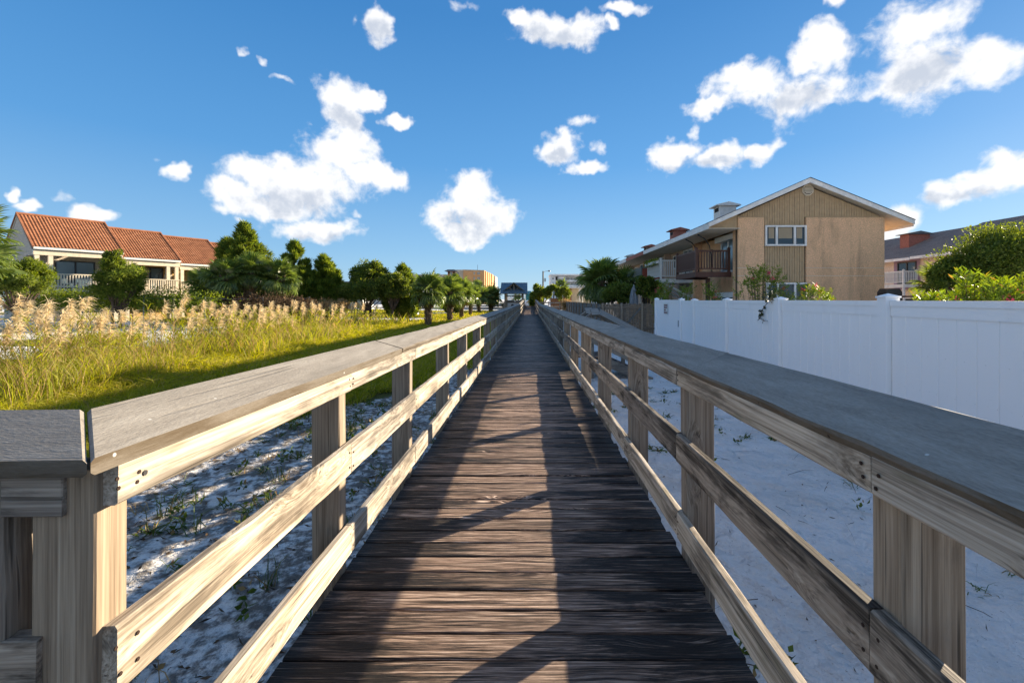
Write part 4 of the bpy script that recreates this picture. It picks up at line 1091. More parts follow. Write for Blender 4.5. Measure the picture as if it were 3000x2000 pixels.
    rl = MB(); rl.box(.05, -.06, FZ + .98, L + .12, .06, FZ + 1.05); rl.box(.05, -.045, FZ + .10, L + .12, -.023, FZ + .20); rl = rl.build('balustrade', M['cream_trim'], h)
    n = int(L / .15)
    for k in range(n):
        ob = bpy.data.objects.new('baluster', me); link(ob, rl); ob.location = (.12 + (L - .1) * k / (n - 1), 0, FZ + .02)
    f = MB(); f.box(.04, -.07, FZ - .32, L + .14, .018, FZ - .005); f.build('edge_board', M['cream_trim'], h)
    return h
d_ = Vector((.515, .857, 0)); bk = Vector((-.857, .515, 0))
P1 = Vector((-1.092 * 31, 31, 0))
HL = [('cream house with red tiled roof and wide porch, nearest and largest of the row', 4.6, 0), ('red tiled house with ochre porch and hanging chair, second in the row', 3.6, -.32), ('red tiled house third in the row, beside the palmetto clump', 3.6, -.52), ('red tiled house mostly hidden by the tall cedar, last in the row', 4.4, -.7)]
b = P1.copy(); bases = []
for i, (lab, L, dz) in enumerate(HL):
    tile_house(b, L, dz, lab, i); bases.append(b.copy())
    b = b + d_ * (L + .3) + bk * .35
def lp(base, x, y, z): return Vector(base) + d_ * x + bk * y + Vector((0, 0, z))
# porch furniture: hanging chair, table
ch = thing('hanging_chair', 'dark metal hanging chair frame on the ochre porch', 'chair', lp(bases[1], 2.9, 1.0, 2.5))
pts = [lp(bases[1], 2.6 + .0, 1.0, 2.5), lp(bases[1], 2.55, 1.0, 3.4), lp(bases[1], 2.7, 1.0, 4.1), lp(bases[1], 2.95, 1.0, 4.35), lp(bases[1], 3.15, 1.0, 4.2)]
m = MB(); m.tube(pts, .03, 6); m.build('stand', M['dark_metal'], ch)
m = MB(); m.bar(lp(bases[1], 3.15, 1.0, 4.2), lp(bases[1], 2.95, 1.0, 3.4), .03, .03); m.bar(lp(bases[1], 3.15, 1.0, 4.2), lp(bases[1], 3.4, 1.0, 3.4), .03, .03); m.bar(lp(bases[1], 2.92, 1.0, 3.4), lp(bases[1], 3.43, 1.0, 3.4), .35, .06); m.build('seat', M['white_trim'], ch)
for q, (x, lab) in enumerate(((2.2, 'dark patio chair on the cream porch, left of the table'), (3.9, 'dark patio chair on the cream porch, behind the shrub side'))):
    t = thing('patio_chair', lab, 'chair', lp(bases[0], x, 1.0, 2.62), HA, 'patio chairs on the first porch', local=True)
    m = MB(); m.box(-.25, -.25, .42, .25, .25, .46); m.build('seat', M['dark_metal'], t)
    m = MB(); m.box(-.25, .22, .48, .25, .25, .95); m.build('backrest', M['dark_metal'], t)
    for sx in (-.22, .22):
        for sy in (-.22, .22):
            m = MB(); m.box(sx - .02, sy - .02, 0, sx + .02, sy + .02, .419); m.build('leg', M['dark_metal'], t)
t = thing('patio_table', 'round patio table on the cream porch between chairs', 'table', lp(bases[0], 3.05, 1.0, 2.62), HA, local=True)
m = MB(); m.tube([(0, 0, .68), (0, 0, .72)], .5, 16); m.build('table_top', M['grey_metal'], t)
m = MB(); m.tube([(0, 0, 0), (0, 0, .03), (0, 0, .06), (0, 0, .68)], [.25, .25, .04, .03], 10); m.build('pedestal', M['dark_metal'], t)
# ------------------------------------------------------------------ far end: shelter, fences, lamp, big buildings
def gz(y): return 0.25 if y > 60 else 0.0
SY = 64.0
sh = thing('picnic_shelter', 'open timber shelter with slate blue metal gable roof at the end of the boardwalk', 'shelter', at(1505, 0, SY) * Vector((1, 1, 0)))
xa, xb = at(1480.5, 0, SY).x, at(1531, 0, SY).x
ez, rz_ = at(0, 859, SY).z, at(0, 829, SY).z
ca = (xa + xb) / 2; ov = at(1545, 0, SY).x - xb
for (x, y) in ((xa, SY), (xb, SY), (xa, SY + 3.4), (xb, SY + 3.4)):
    m = MB(); m.box(x - .13, y - .13, -.1, x + .13, y + .13, ez + .12); m.build('post', M['old_post'], sh)
for y in (SY, SY + 3.4):
    m = MB(); m.box(xa - .2, y - .08, ez + .0, xb + .2, y + .08, ez + .22); m.build('tie_beam', M['old_post'], sh)
    m = MB(); m.box(xa + .13, y - .05, ez - .42, xb - .13, y + .05, ez - .30); m.build('lower_beam', M['old_post'], sh)
    m = MB()
    for k in range(14): 
        x = xa + .2 + (xb - xa - .4) * k / 13; m.box(x - .02, y - .02, ez - .299, x + .02, y + .02, ez - .001)
    m.build('spindles', M['old_post'], sh)
    m = MB(); m.box(ca - .09, y - .07, ez + .222, ca + .09, y + .07, rz_ - .12); m.build('king_post', M['old_post'], sh)
    for s in (-1, 1):
        m = MB(); m.bar((ca + s * .1, y, ez + .28), (ca + s * (xb - xa) * .28, y, ez + .62 + .2), .1, .13); m.build('strut', M['old_post'], sh)
        m = MB(); m.bar((ca, y, rz_ - .05), (ca + s * ((xb - xa) / 2 + ov), y, ez - .02), .12, .18); m.build('rafter', M['old_post'], sh)
# gable roof towards the camera, main roof across it
for s in (-1, 1):
    m = MB(); xo = ca + s * ((xb - xa) / 2 + ov + .05); y0_ = SY - .5
    m.poly([(ca, y0_, rz_ + .1), (xo, y0_, ez + .02), (xo, y0_, ez - .03), (ca, y0_, rz_ + .04)], 2.2, (0, 1, 0)); m.build('gable_roof', M['metal_roof'], sh)
    m = MB(); yo = SY + 1.7 + s * 2.6
    m.poly([(ca - (xb - xa) / 2 - ov, SY + 1.7, rz_ + .12), (ca - (xb - xa) / 2 - ov, yo, ez), (ca - (xb - xa) / 2 - ov, yo, ez - .06), (ca - (xb - xa) / 2 - ov, SY + 1.7, rz_ + .05)], (xb - xa) + 2 * ov, (1, 0, 0)); r_ = m.build('main_roof', M['metal_roof'], sh)
    m = MB()
    for k in range(10):
        x = ca - (xb - xa) / 2 - ov + .05 + ((xb - xa) + 2 * ov - .1) * k / 9; m.bar((x, SY + 1.7, rz_ + .14), (x, yo, ez + .02), .03, .04)
    m.build('standing_seams', M['metal_roof'], r_)
def ranch(name, label, pts, hgt, n_rail, mat, z0=0.1, post_every=2.4, group=None, w=.1):
    p0, p1 = Vector(pts[0]), Vector(pts[1])
    t = thing(name, label, 'fence', (p0 + p1) / 2, group=group); L = (p1 - p0).length; n = max(1, int(L / post_every))
    for k in range(n + 1):
        p = p0.lerp(p1, k / n); m = MB(); m.box(p.x - w / 2, p.y - w / 2, p.z - .3, p.x + w / 2, p.y + w / 2, p.z + hgt + .05); m.build('post', M[mat], t)
    for r in range(n_rail):
        z = hgt * (r + .75) / n_rail
        m = MB(); m.bar(p0 + Vector((0, -.07, z)), p1 + Vector((0, -.07, z)), .04, .15); m.build('rail', M[mat], t)
    return t
pa_, pb_ = at(1385, 0, 70), at(1474, 0, 70)
ranch('rail_fence', 'dark three-rail fence left of the timber shelter', ((pa_.x, 70, .25), (pb_.x, 70, .25)), 1.0, 3, 'old_post')
pa_, pb_ = at(1476, 0, 61), at(1536, 0, 61)
ranch('rail_fence', 'weathered rail fence in front of the timber shelter', ((pa_.x, 61, .55), (pb_.x, 61, .55)), 1.0, 2, 'old_post')
pa_, pb_ = at(1574, 0, 62), at(1640, 0, 56)
ranch('rail_fence', 'weathered rail fence branching right at the end of the boardwalk', ((1.1, 62, .5), (pb_.x, 56, .5)), 1.05, 2, 'rail_far', group=None)
of = thing('board_fence', 'orange stained board fence behind the far right railing', 'fence', (4.5, 66, 0))
a_, b_ = at(1614, 0, 66), at(1684, 0, 66)
for k in range(9):
    z = .35 + .185 * k; m = MB(); m.box(a_.x, 66, z, b_.x, 66.03, z + .175); m.build('board', M['orange_wood'], of)
for x in (a_.x, (a_.x + b_.x) / 2, b_.x):
    m = MB(); m.box(x - .05, 66.032, 0, x + .05, 66.12, 2.05); m.build('post', M['orange_wood'], of)

LY = 74
lx = at(1591, 0, LY).x; lt = at(0, 794, LY).z
lamp = thing('street_lamp', 'tall wooden pole with curved lamp arm at the street end', 'street lamp', (lx, LY, 0))
m = MB(); m.tube([(lx, LY, -.2), (lx, LY, lt)], [.17, .11], 10); m.build('pole', M['old_post'], lamp, smooth=True)
m = MB(); m.tube([(lx, LY, lt - .25), (lx + .35, LY, lt - .03), (lx + .75, LY, lt), (lx + 1.0, LY, lt - .02)], .035, 6); m.build('arm', M['grey_metal'], lamp)
m = MB(); m.tube([(lx + .75, LY, lt), (lx + .85, LY, lt + .03), (lx + 1.15, LY, lt), (lx + 1.2, LY, lt - .06)], [.04, .11, .12, .03], 8); m.build('lamp_head', M['grey_metal'], lamp)
m = MB(); m.box(lx + .2, LY - .12, at(0, 825, LY).z, lx + .45, LY + .12, at(0, 815, LY).z); m.build('transformer', M['grey_metal'], lamp)
for (px, top, lab, Y) in ((1584.5, 833, 'short utility pole just left of the street lamp', 90), (1448, 822, 'dark utility pole in front of the ochre hotel corner', 90), (1460, 842, 'distant utility pole left of the timber shelter', 110)):
    x = at(px, 0, Y).x; t = thing('utility_pole', lab, 'pole', (x, Y, 0)); zt_ = at(0, top, Y).z
    m = MB(); m.tube([(x, Y, 0), (x, Y, zt_)], [.16, .12], 8); m.build('mast', M['old_post'], t)
    m = MB(); m.box(x - .5, Y - .14, zt_ - .6, x + .5, Y - .02, zt_ - .48); m.build('crossarm', M['old_post'], t)

# ochre hotel, four storeys, with a stepped right flank
HY = 170
ho = thing('hotel', 'ochre hotel block with stepped right side above the palms', 'hotel', (at(1380, 0, HY).x, HY + 8, 0))
def hx(p, Y=HY): return at(p, 0, Y).x
def hz(p, Y=HY): return at(0, p, Y).z
m = MB(); m.poly([(hx(1357), HY, 0), (hx(1419), HY, 0), (hx(1419), HY, hz(791.5)), (hx(1357), HY, hz(789.5))], 14, (0, 1, 0)); m.build('wall', M['hotel_orange'], ho)
m = MB(); m.box(hx(1332), HY + 1.2, 0, hx(1357) - .01, HY + 14, hz(789.5)); m.build('wall', M['hotel_tan'], ho)
m = MB(); m.box(hx(1311), HY + .4, 0, hx(1332) - .01, HY + 12, hz(793)); m.build('tower', M['rust_wall'], ho)
m = MB(); c0, c1 = hx(1303), hx(1338); m.add([(c0, HY - 1.2, hz(794.5)), (c1, HY - 1.2, hz(794.5)), (c1, HY + 13, hz(794.5)), (c0, HY + 13, hz(794.5)), (hx(1311), HY + .6, hz(789)), (hx(1331), HY + .6, hz(789)), (hx(1331), HY + 10, hz(789)), (hx(1311), HY + 10, hz(789))], [(0,3,2,1),(4,5,6,7),(0,1,5,4),(1,2,6,5),(2,3,7,6),(3,0,4,7)]); m.build('tower_roof', M['shingle_grey'], ho)
steps = [(1419, 1424, 794.5), (1424, 1430, 797), (1430, 1435, 799.5), (1435, 1441, 802.5), (1441, 1444, 805)]
for k, (p0_, p1_, t_) in enumerate(steps):
    Y = HY + 2.5 + 5 * k
    m = MB(); m.box(hx(p0_ - 2, Y), Y, 0, hx(p1_, Y), Y + 5, hz(t_, Y)); m.build('stepped_bay', M['hotel_orange'], ho)
m = MB(); m.box(hx(1444, HY + 30), HY + 28, 0, hx(1452, HY + 30), HY + 40, hz(809, HY + 30)); m.build('end_bay', M['hotel_tan'], ho)
m = MB(); m.box(hx(1444.6, HY + 30), HY + 27.8, hz(840, HY + 30), hx(1446.5, HY + 30), HY + 27.95, hz(812, HY + 30)); m.build('wall_stripe', M['white_wall'], ho)
m = MB(); m.poly([(hx(1356), HY - .12, hz(791)), (hx(1419.5), HY - .12, hz(793)), (hx(1419.5), HY - .12, hz(792.0)), (hx(1356), HY - .12, hz(790))], .1, (0, 1, 0)); m.build('cornice', M['hotel_tan'], ho)
m = MB(); m.poly([(hx(1356), HY - .12, hz(795)), (hx(1419.5), HY - .12, hz(796.5)), (hx(1419.5), HY - .12, hz(795.7)), (hx(1356), HY - .12, hz(794.2))], .1, (0, 1, 0)); m.build('cornice', M['hotel_tan'], ho)
for zz in ((797, 804.5), (811.5, 819), (826, 833.5), (842, 849)):
    for (p0_, p1_) in ((1387.3, 1391.8), (1398, 1406)):
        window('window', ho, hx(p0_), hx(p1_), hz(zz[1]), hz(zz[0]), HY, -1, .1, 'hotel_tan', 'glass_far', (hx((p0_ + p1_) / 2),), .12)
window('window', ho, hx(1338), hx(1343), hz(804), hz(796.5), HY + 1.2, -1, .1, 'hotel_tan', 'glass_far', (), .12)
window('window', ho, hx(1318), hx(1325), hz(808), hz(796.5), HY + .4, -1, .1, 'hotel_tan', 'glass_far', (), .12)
for p in (1313, 1328):
    m = MB(); m.box(hx(p), HY + .1, hz(801), hx(p + 3.4), HY + .395, hz(796)); m.build('bracket', M['interior'], ho)
m = MB(); m.tube([(hx(1396.5), HY + 3, hz(790)), (hx(1396.5), HY + 3, hz(774))], .06, 5); m.build('aerial', M['dark_metal'], ho)

# long pale hotel behind
PYH = 215
ph = thing('hotel', 'long pale hotel with arched top floor behind the trees', 'hotel', (at(1260, 0, PYH).x, PYH + 6, 0))
m = MB(); m.box(at(1200, 0, PYH).x, PYH, 0, at(1312, 0, PYH).x, PYH + 12, at(0, 805, PYH).z); m.build('wall', M['hotel_tan'], ph)
m = MB(); m.box(at(1199, 0, PYH).x, PYH - .5, at(0, 806.5, PYH).z, at(1313, 0, PYH).x, PYH - .01, at(0, 804, PYH).z); m.build('cornice', M['grey_wall'], ph)
for k in range(12):
    x0, x1 = at(1203 + 9 * k, 0, PYH).x, at(1207.5 + 9 * k, 0, PYH).x; r_ = (x1 - x0) / 2; zc_ = at(0, 814.5, PYH).z; zb_ = at(0, 821, PYH).z
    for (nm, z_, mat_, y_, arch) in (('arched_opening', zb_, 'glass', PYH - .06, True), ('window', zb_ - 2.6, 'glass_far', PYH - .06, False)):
        pts = [(x0, y_, z_), (x1, y_, z_)] + ([(x0 + r_ + r_ * math.cos(R(a)), y_, zc_ + r_ * math.sin(R(a))) for a in range(0, 181, 30)] if arch else [(x1, y_, z_ + 1.7), (x0, y_, z_ + 1.7)])
        m = MB(); m.poly(pts, .05, (0, 1, 0)); m.build(nm, M[mat_], ph)
# white condominium on the right
CY = 150
co = thing('condominium', 'white condominium with open corridors and flat roof at the street', 'building', (at(1690, 0, CY).x, CY + 6, 0))
def cx_(p): return at(p, 0, CY).x
def cz_(p): return at(0, p, CY).z
m = MB(); m.box(cx_(1634), CY, 0, cx_(1658), CY + 12, cz_(805.5)); m.build('stair_tower', M['grey_wall'], co)
m = MB(); m.box(cx_(1613), CY + .6, 0, cx_(1634) - .01, CY + 12, cz_(807)); m.build('end_wall', M['white_wall'], co)
m = MB(); m.box(cx_(1658) + .01, CY + 2.2, 0, cx_(1790), CY + 12, cz_(806)); m.build('rear_wall', M['white_wall'], co)
for (zt_, zb_) in ((819.5, 825), (835, 840.5), (851, 857), (867, 873)):
    m = MB(); m.box(cx_(1658) + .01, CY + .5, cz_(zb_), cx_(1790), CY + .75, cz_(zt_)); m.build('parapet', M['white_wall'], co)
    m = MB(); m.box(cx_(1658) + .01, CY + .76, cz_(zb_) - .05, cx_(1790), CY + 2.19, cz_(zb_) + .2); m.build('corridor_floor', M['grey_wall'], co)
m = MB(); m.box(cx_(1611), CY - .6, cz_(807), cx_(1791), CY + 12.5, cz_(803)); m.build('flat_roof', M['white_trim'], co)
m = MB(); m.box(cx_(1635.5), CY - .6, cz_(806.5), cx_(1656), CY - .61 + .005, cz_(803.5)); m.build('fascia_strip', M['white_trim'], co)
for zz in (816, 831, 846):
    window('window', co, cx_(1618), cx_(1623), cz_(zz + 3), cz_(zz - 3.5), CY + .6, -1, .1, 'white_trim', 'glass', (), .1)
    m = MB(); m.box(cx_(1628), CY + .45, cz_(zz + 5), cx_(1633.5), CY + .599, cz_(zz - 6)); m.build('recess_shade', M['interior'], co)  # near-black block on the wall, standing for the shade of a balcony recess
    for p in (1665, 1675, 1690, 1703, 1717):
        m = MB(); m.box(cx_(p), CY + 2.1, cz_(zz + 4), cx_(p + 3.5), CY + 2.195, cz_(zz - 3)); m.build('door', M['grey_wall'], co)
m = MB(); m.poly([(cx_(1638), CY - .1, cz_(815)), (cx_(1653), CY - .1, cz_(815)), (cx_(1653), CY - .1, cz_(813)), (cx_(1649), CY - .1, cz_(811.3)), (cx_(1642), CY - .1, cz_(811.3)), (cx_(1638), CY - .1, cz_(813))], .09, (0, 1, 0)); m.build('arched_crest', M['white_trim'], co)

# small beach house with a white stair, right of the walk
BY = 62
bh = thing('beach_house', 'pale yellow beach house with brown end wall and low roof', 'house', (at(1695, 0, BY).x, BY + 3, 0))
m = MB(); m.box(at(1659, 0, BY).x, BY, 0, at(1674, 0, BY).x, BY + 6, at(0, 845, BY).z); m.build('side_wall', M['brown_boards'] if 'brown_boards' in M else M['rust_wall'], bh)
m = MB(); m.box(at(1674, 0, BY).x + .01, BY + .3, 0, at(1730, 0, BY).x, BY + 6, at(0, 844, BY).z); m.build('wall', M['pale_yellow'], bh)
m = MB(); x0 = at(1648, 0, BY).x
m.poly([(x0, BY - .8, at(0, 849, BY).z), (at(1664, 0, BY).x, BY - .8, at(0, 843, BY).z), (at(1735, 0, BY).x, BY - .8, at(0, 840.5, BY).z), (at(1735, 0, BY).x, BY - .8, at(0, 843, BY).z), (at(1664, 0, BY).x, BY - .8, at(0, 845, BY).z), (x0, BY - .8, at(0, 851, BY).z)], 8, (0, 1, 0)); m.build('roof', M['white_trim'], bh)
stz = thing('spiral_stair', 'white spiral stair with baluster tower beside the pale yellow house', 'stair', (at(1705, 0, 55).x, 55, 0))
sx_ = at(1700, 0, 55).x
m = MB(); m.tube([(sx_ + .3, 55.3, 0), (sx_ + .3, 55.3, 3.6)], .06, 8); m.build('centre_pole', M['white_wood'], stz)
m = MB(); m.box(at(1696, 0, 55).x - .06, 54.5, .5, at(1696, 0, 55).x + .06, 54.62, at(0, 829, 55).z); m.build('newel', M['white_wood'], stz)
for k in range(9):
    x = at(1697.5 + 1.9 * k, 0, 55).x; m = MB(); m.box(x - .015, 54.55, at(0, 858, 55).z, x + .015, 54.58, at(0, 832, 55).z); m.build('baluster', M['white_wood'], stz)
m = MB(); m.bar((at(1696, 0, 55).x, 54.56, at(0, 842, 55).z), (at(1714, 0, 55).x, 54.56, at(0, 831, 55).z), .04, .05); m.build('handrail', M['white_wood'], stz)
m = MB(); m.box(at(1696, 0, 55).x, 54.4, at(0, 864, 55).z, at(1714, 0, 55).x, 55.4, at(0, 858.5, 55).z); m.build('landing', M['white_wood'], stz)
for k in range(12):
    a = k * .45; z = .22 + .2 * k; c, s = math.cos(a), math.sin(a)
    m = MB(); m.poly([(sx_ + .3, 55.3, z), (sx_ + .3 + .9 * c, 55.3 + .9 * s, z), (sx_ + .3 + .9 * math.cos(a + .4), 55.3 + .9 * math.sin(a + .4), z)], .04, (0, 0, 1)); m.build('tread', M['white_wood'], stz)

# small far things at the street: blue roofed pavilion, canopies, cars
pv = thing('pavilion', 'teal roofed pavilion beyond the end of the boardwalk', 'pavilion', (at(1549, 0, 100).x, 102, 0))
xa_, xb_ = at(1536, 0, 100).x, at(1563, 0, 100).x
m = MB(); m.add([(xa_, 100, 3.0), (xb_, 100, 3.0), (xb_, 104, 3.0), (xa_, 104, 3.0), ((xa_ + xb_) / 2 - .4, 102, 3.75), ((xa_ + xb_) / 2 + .4, 102, 3.75), ], [(0,1,5,4), (1,2,5), (2,3,4,5), (3,0,4), (0,3,2,1)]); m.build('roof', M['teal_roof'], pv)
for x in (xa_ + .15, xb_ - .15):
    for y in (100.15, 103.85):
        m = MB(); m.box(x - .1, y - .1, 0, x + .1, y + .1, 2.998); m.build('post', M['white_wall'], pv)
m = MB(); m.box(xa_ + .3, 103, 0, xb_ - .3, 103.2, 2.99); m.build('rear_wall', M['teal_roof'], pv)
g2 = thing('canopy_row', 'far low building with small blue gables seen through the shelter', 'building', (at(1497, 0, 120).x, 121, 0))
xa_, xb_ = at(1484, 0, 120).x, at(1512, 0, 120).x
for k in range(2):
    x0 = xa_ + (xb_ - xa_) * k / 2 + .05; x1 = xa_ + (xb_ - xa_) * (k + 1) / 2 - .05
    m = MB(); m.poly([(x0, 120, 2.3), (x1, 120, 2.3), ((x0 + x1) / 2, 120, 2.85)], .1, (0, 1, 0)); m.build('gable', M['white_wall'], g2)
    m = MB(); m.poly([(x0 - .1, 119.9, 2.35), ((x0 + x1) / 2, 119.9, 3.0), (x1 + .1, 119.9, 2.35), (x1 + .1, 119.9, 2.25), ((x0 + x1) / 2, 119.9, 2.9), (x0 - .1, 119.9, 2.25)], 2.4, (0, 1, 0)); m.build('roof', M['blue_cloth'], g2)
m = MB(); m.box(xa_, 120.2, .2, xb_, 122, 2.25); m.build('wall', M['white_wall'], g2)
def car(px, Y, mat, label, rz=0.):
    x = at(px, 0, Y).x; t = thing('parked_car', label, 'car', (x, Y, .3), rz, 'cars parked at the street', local=True)
    L, W = 4.3, 1.75
    prof = [(-2.15,.35),(-2.1,.75),(-1.2,.9),(-.6,1.38),(.8,1.42),(1.5,.98),(2.1,.9),(2.15,.4)]
    m = MB(); m.poly([(a, -W / 2, b) for a, b in prof], W, (0, 1, 0)); m.build('body', M[mat], t)
    for s in (-1, 1):
        m = MB(); m.poly([(-1.05, s * (W / 2 + .004), .93), (-.55, s * (W / 2 + .004), 1.32), (.75, s * (W / 2 + .004), 1.36), (1.3, s * (W / 2 + .004), .98)], .01, (0, s, 0)); m.build('side_window', M['glass'], t)
        for wx in (-1.35, 1.35):
            m = MB(); m.tube([(wx, s * (W / 2 - .1), .33), (wx, s * (W / 2 + .03), .33)], .33, 14); m.build('wheel', M['tyre'], t)
car(1553, 88, 'car_white', 'white car parked at the street past the end of the boardwalk', .2)
car(1522, 89.5, 'grey_metal', 'grey car parked behind the timber shelter', 0)
car(1494, 90, 'grey_metal', 'silver car parked left behind the timber shelter', 0)
ss = thing('road_sign', 'small red sign panel on a post among the far palms', 'sign', (at(1402, 0, 78).x, 78, 0))
m = MB(); x = at(1402, 0, 78).x; m.poly([(x + .22 * math.cos(R(22.5 + 45 * k)), 77.9, 1.7 + .22 * math.sin(R(22.5 + 45 * k))) for k in range(8)], .02, (0, 1, 0)); m.build('panel', M['car_red'], ss)
m = MB(); m.tube([(x, 77.96, 0), (x, 77.96, 1.75)], .035, 6); m.build('post', M['grey_metal'], ss)
# far houses behind the cedars
for (p0_, p1_, top, Y, lab, wm, rm) in ((985, 1062, 822, 75, 'white beach house with grey roof seen between the cedars', 'white_wall', 'shingle_grey'), (1060, 1130, 800, 130, 'grey low hotel roofline behind the evergreen trees', 'grey_wall', 'shingle_grey')):
    x0, x1 = at(p0_, 0, Y).x, at(p1_, 0, Y).x; zt_ = at(0, top, Y).z
    t = thing('beach_house', lab, 'house', ((x0 + x1) / 2, Y + 3, 0))
    m = MB(); m.box(x0 + .3, Y + .5, 0, x1 - .3, Y + 6, zt_ - 1.2); m.build('wall', M[wm], t)
    m = MB(); m.poly([(x0, Y, zt_ - 1.25), (x0, Y + 3.2, zt_), (x0, Y + 6.5, zt_ - 1.25), (x0, Y + 6.5, zt_ - 1.4), (x0, Y + 3.2, zt_ - .15), (x0, Y, zt_ - 1.4)], x1 - x0, (1, 0, 0)); m.build('roof', M[rm], t)
    for k in range(3):
        xx = x0 + .8 + (x1 - x0 - 2.2) * k / 2; window('window', t, xx, xx + 1.1, zt_ - 2.9, zt_ - 1.6, Y + .5, -1, .1, 'white_trim', 'glass_far', (), .08)

# patio things seen over the fences
ux = at(1857, 0, 27).x
um = thing('patio_umbrella', 'closed grey patio umbrella behind the brown picket fence', 'umbrella', (ux, 27, 0))
prof = [(1.0, .06), (1.4, .21), (1.75, .235), (2.1, .20), (2.4, .14), (2.62, .05), (2.66, .012)]
vs = []; fs = []; N = 16
for (z, r) in prof:
    for k in range(N):
        a = 2 * math.pi * k / N; rr = r * (1 + (.16 if k % 2 else -.16)); vs.append((ux + rr * math.cos(a), 27 + rr * math.sin(a), z))
for i in range(len(prof) - 1):
    for k in range(N): fs.append((i*N+k, i*N+(k+1) % N, (i+1)*N+(k+1) % N, (i+1)*N+k))
MB().add(vs, fs).build('canopy', M['umbrella_cloth'], um)
m = MB(); m.tube([(ux, 27, 0), (ux, 27, 2.72)], .025, 8); m.build('pole', M['white_trim'], um)
m = MB(); m.tube([(ux, 27, 0), (ux, 27, .06), (ux, 27, .1)], [.28, .26, .05], 12); m.build('base', M['concrete'], um)
fx_, fY = at(1816, 0, 29).x, 29
bf = thing('bird_feeder', 'white bird feeder on a thin pole above the dark shrubs', 'bird feeder', (fx_, fY, 0))
m = MB(); m.tube([(fx_, fY, 0), (fx_, fY, 2.15)], .025, 6); m.build('pole', M['white_trim'], bf)
m = MB(); m.box(fx_ - .14, fY - .14, 2.152, fx_ + .14, fY + .14, 2.19)
for s in (-1, 1):
    for q in (-1, 1): m.box(fx_ + s * .12 - .015, fY + q * .12 - .015, 2.191, fx_ + s * .12 + .015, fY + q * .12 + .015, 2.38)
m.build('tray', M['white_trim'], bf)
m = MB(); m.add([(fx_-.19,fY-.19,2.381),(fx_+.19,fY-.19,2.381),(fx_+.19,fY+.19,2.381),(fx_-.19,fY+.19,2.381),(fx_,fY,2.55)], [(0,1,4),(1,2,4),(2,3,4),(3,0,4),(3,2,1,0)]); m.build('roof', M['white_trim'], bf)
bq = thing('barbecue', 'black domed barbecue just right of the tan gable wall', 'barbecue', (at(2604, 0, 19).x, 19, 0))
qx = at(2606, 0, 19).x
m = MB(); m.poly([(qx - .33, 18.75, 2.0), (qx + .33, 18.75, 2.0), (qx + .33, 18.75, 2.16), (qx + .22, 18.75, 2.3), (qx - .22, 18.75, 2.3), (qx - .33, 18.75, 2.16)], .5, (0, 1, 0)); m.build('lid', M['dark_metal'], bq)
m = MB(); m.box(qx - .34, 18.74, 1.5, qx + .34, 19.26, 1.998); m.build('firebox', M['dark_metal'], bq)
m = MB(); m.box(qx + .345, 18.8, 1.7, qx + .9, 19.2, 1.74); m.build('side_shelf', M['grey_metal'], bq)
for sx in (-.3, .3):
    m = MB(); m.box(qx + sx - .03, 18.97, 0, qx + sx + .03, 19.03, 1.498); m.build('leg', M['dark_metal'], bq)
tb = thing('patio_table', 'brown wooden table top seen just over the white fence', 'table', (at(2665, 0, 16).x, 16, 0))
qx = at(2660, 0, 16).x
m = MB(); m.box(qx - .75, 15.6, 1.92, qx + .75, 16.4, 1.98); m.build('table_top', M['brown_paint'], tb)
for sx in (-.6, .6):
    for q in (15.7, 16.3):
        m = MB(); m.box(qx + sx - .04, q - .04, 0, qx + sx + .04, q + .04, 1.918); m.build('leg', M['brown_paint'], tb)
# beach things under the evergreen trees on the left
tx, ty = at(1182, 0, 52).x, 52
bu = thing('beach_tent', 'blue canvas shade with white end beneath the evergreen trees', 'tent', (tx, ty, 0))
vs = []; fs = []
for i in range(9):
    a = math.pi * i / 8
    for y in (0, 1.4): vs.append((tx - .2 - 1.2 * math.cos(a) * (1 - .1 * y), ty + y, .95 + .8 * math.sin(a)))
for i in range(8): fs.append((2*i, 2*i+1, 2*i+3, 2*i+2))
MB().add(vs, fs).build('canvas', M['blue_cloth'], bu)
m = MB(); m.box(tx + .1, ty - .06, .1, tx + 1.6, ty + .7, 1.0); m.build('white_box', M['white_wall'], bu)
for s in (-1.3, .95):
    m = MB(); m.tube([(tx + s - .05, ty, 0), (tx + s - .05, ty, 1.0)], .03, 6); m.build('pole', M['white_trim'], bu)
# wire fence with slim posts in front of the tiled houses
wf2 = thing('wire_fence', 'sagging wire fence on slim grey posts behind the reeds', 'fence', (-19, 28, 0))
wp = [at(p, 0, Y) for (p, Y) in ((60, 27), (240, 27), (420, 27.5), (601, 28), (770, 30), (905, 33))]
for p in wp:
    m = MB(); m.tube([(p.x, p.y, -.1), (p.x + .02, p.y, 2.05)], .035, 6); m.build('post', M['grey_metal'], wf2)
for zz in (.7, 1.2, 1.95):
    m = MB()
    for a, b in zip(wp[:-1], wp[1:]):
        m.tube([(a.x, a.y, zz), ((a.x + b.x) / 2, (a.y + b.y) / 2, zz - .08), (b.x, b.y, zz)], .008, 4)
    m.build('wire', M['grey_metal'], wf2)
for k, (p, Y) in enumerate(((1030, 36), (1036, 36.4), (1044, 36.1))):
    x = at(p, 0, Y).x; t = thing('stake', ['leftmost', 'middle', 'rightmost'][k] + ' of three pale leaning stakes on the sandy lot', 'stake', (x, Y, .1))
    m = MB(); m.tube([(x, Y, 0), (x + (-.05, .12, .1)[k], Y, 1.35)], [.06, .045], 6); m.build('shaft', M['rail_far'], t)
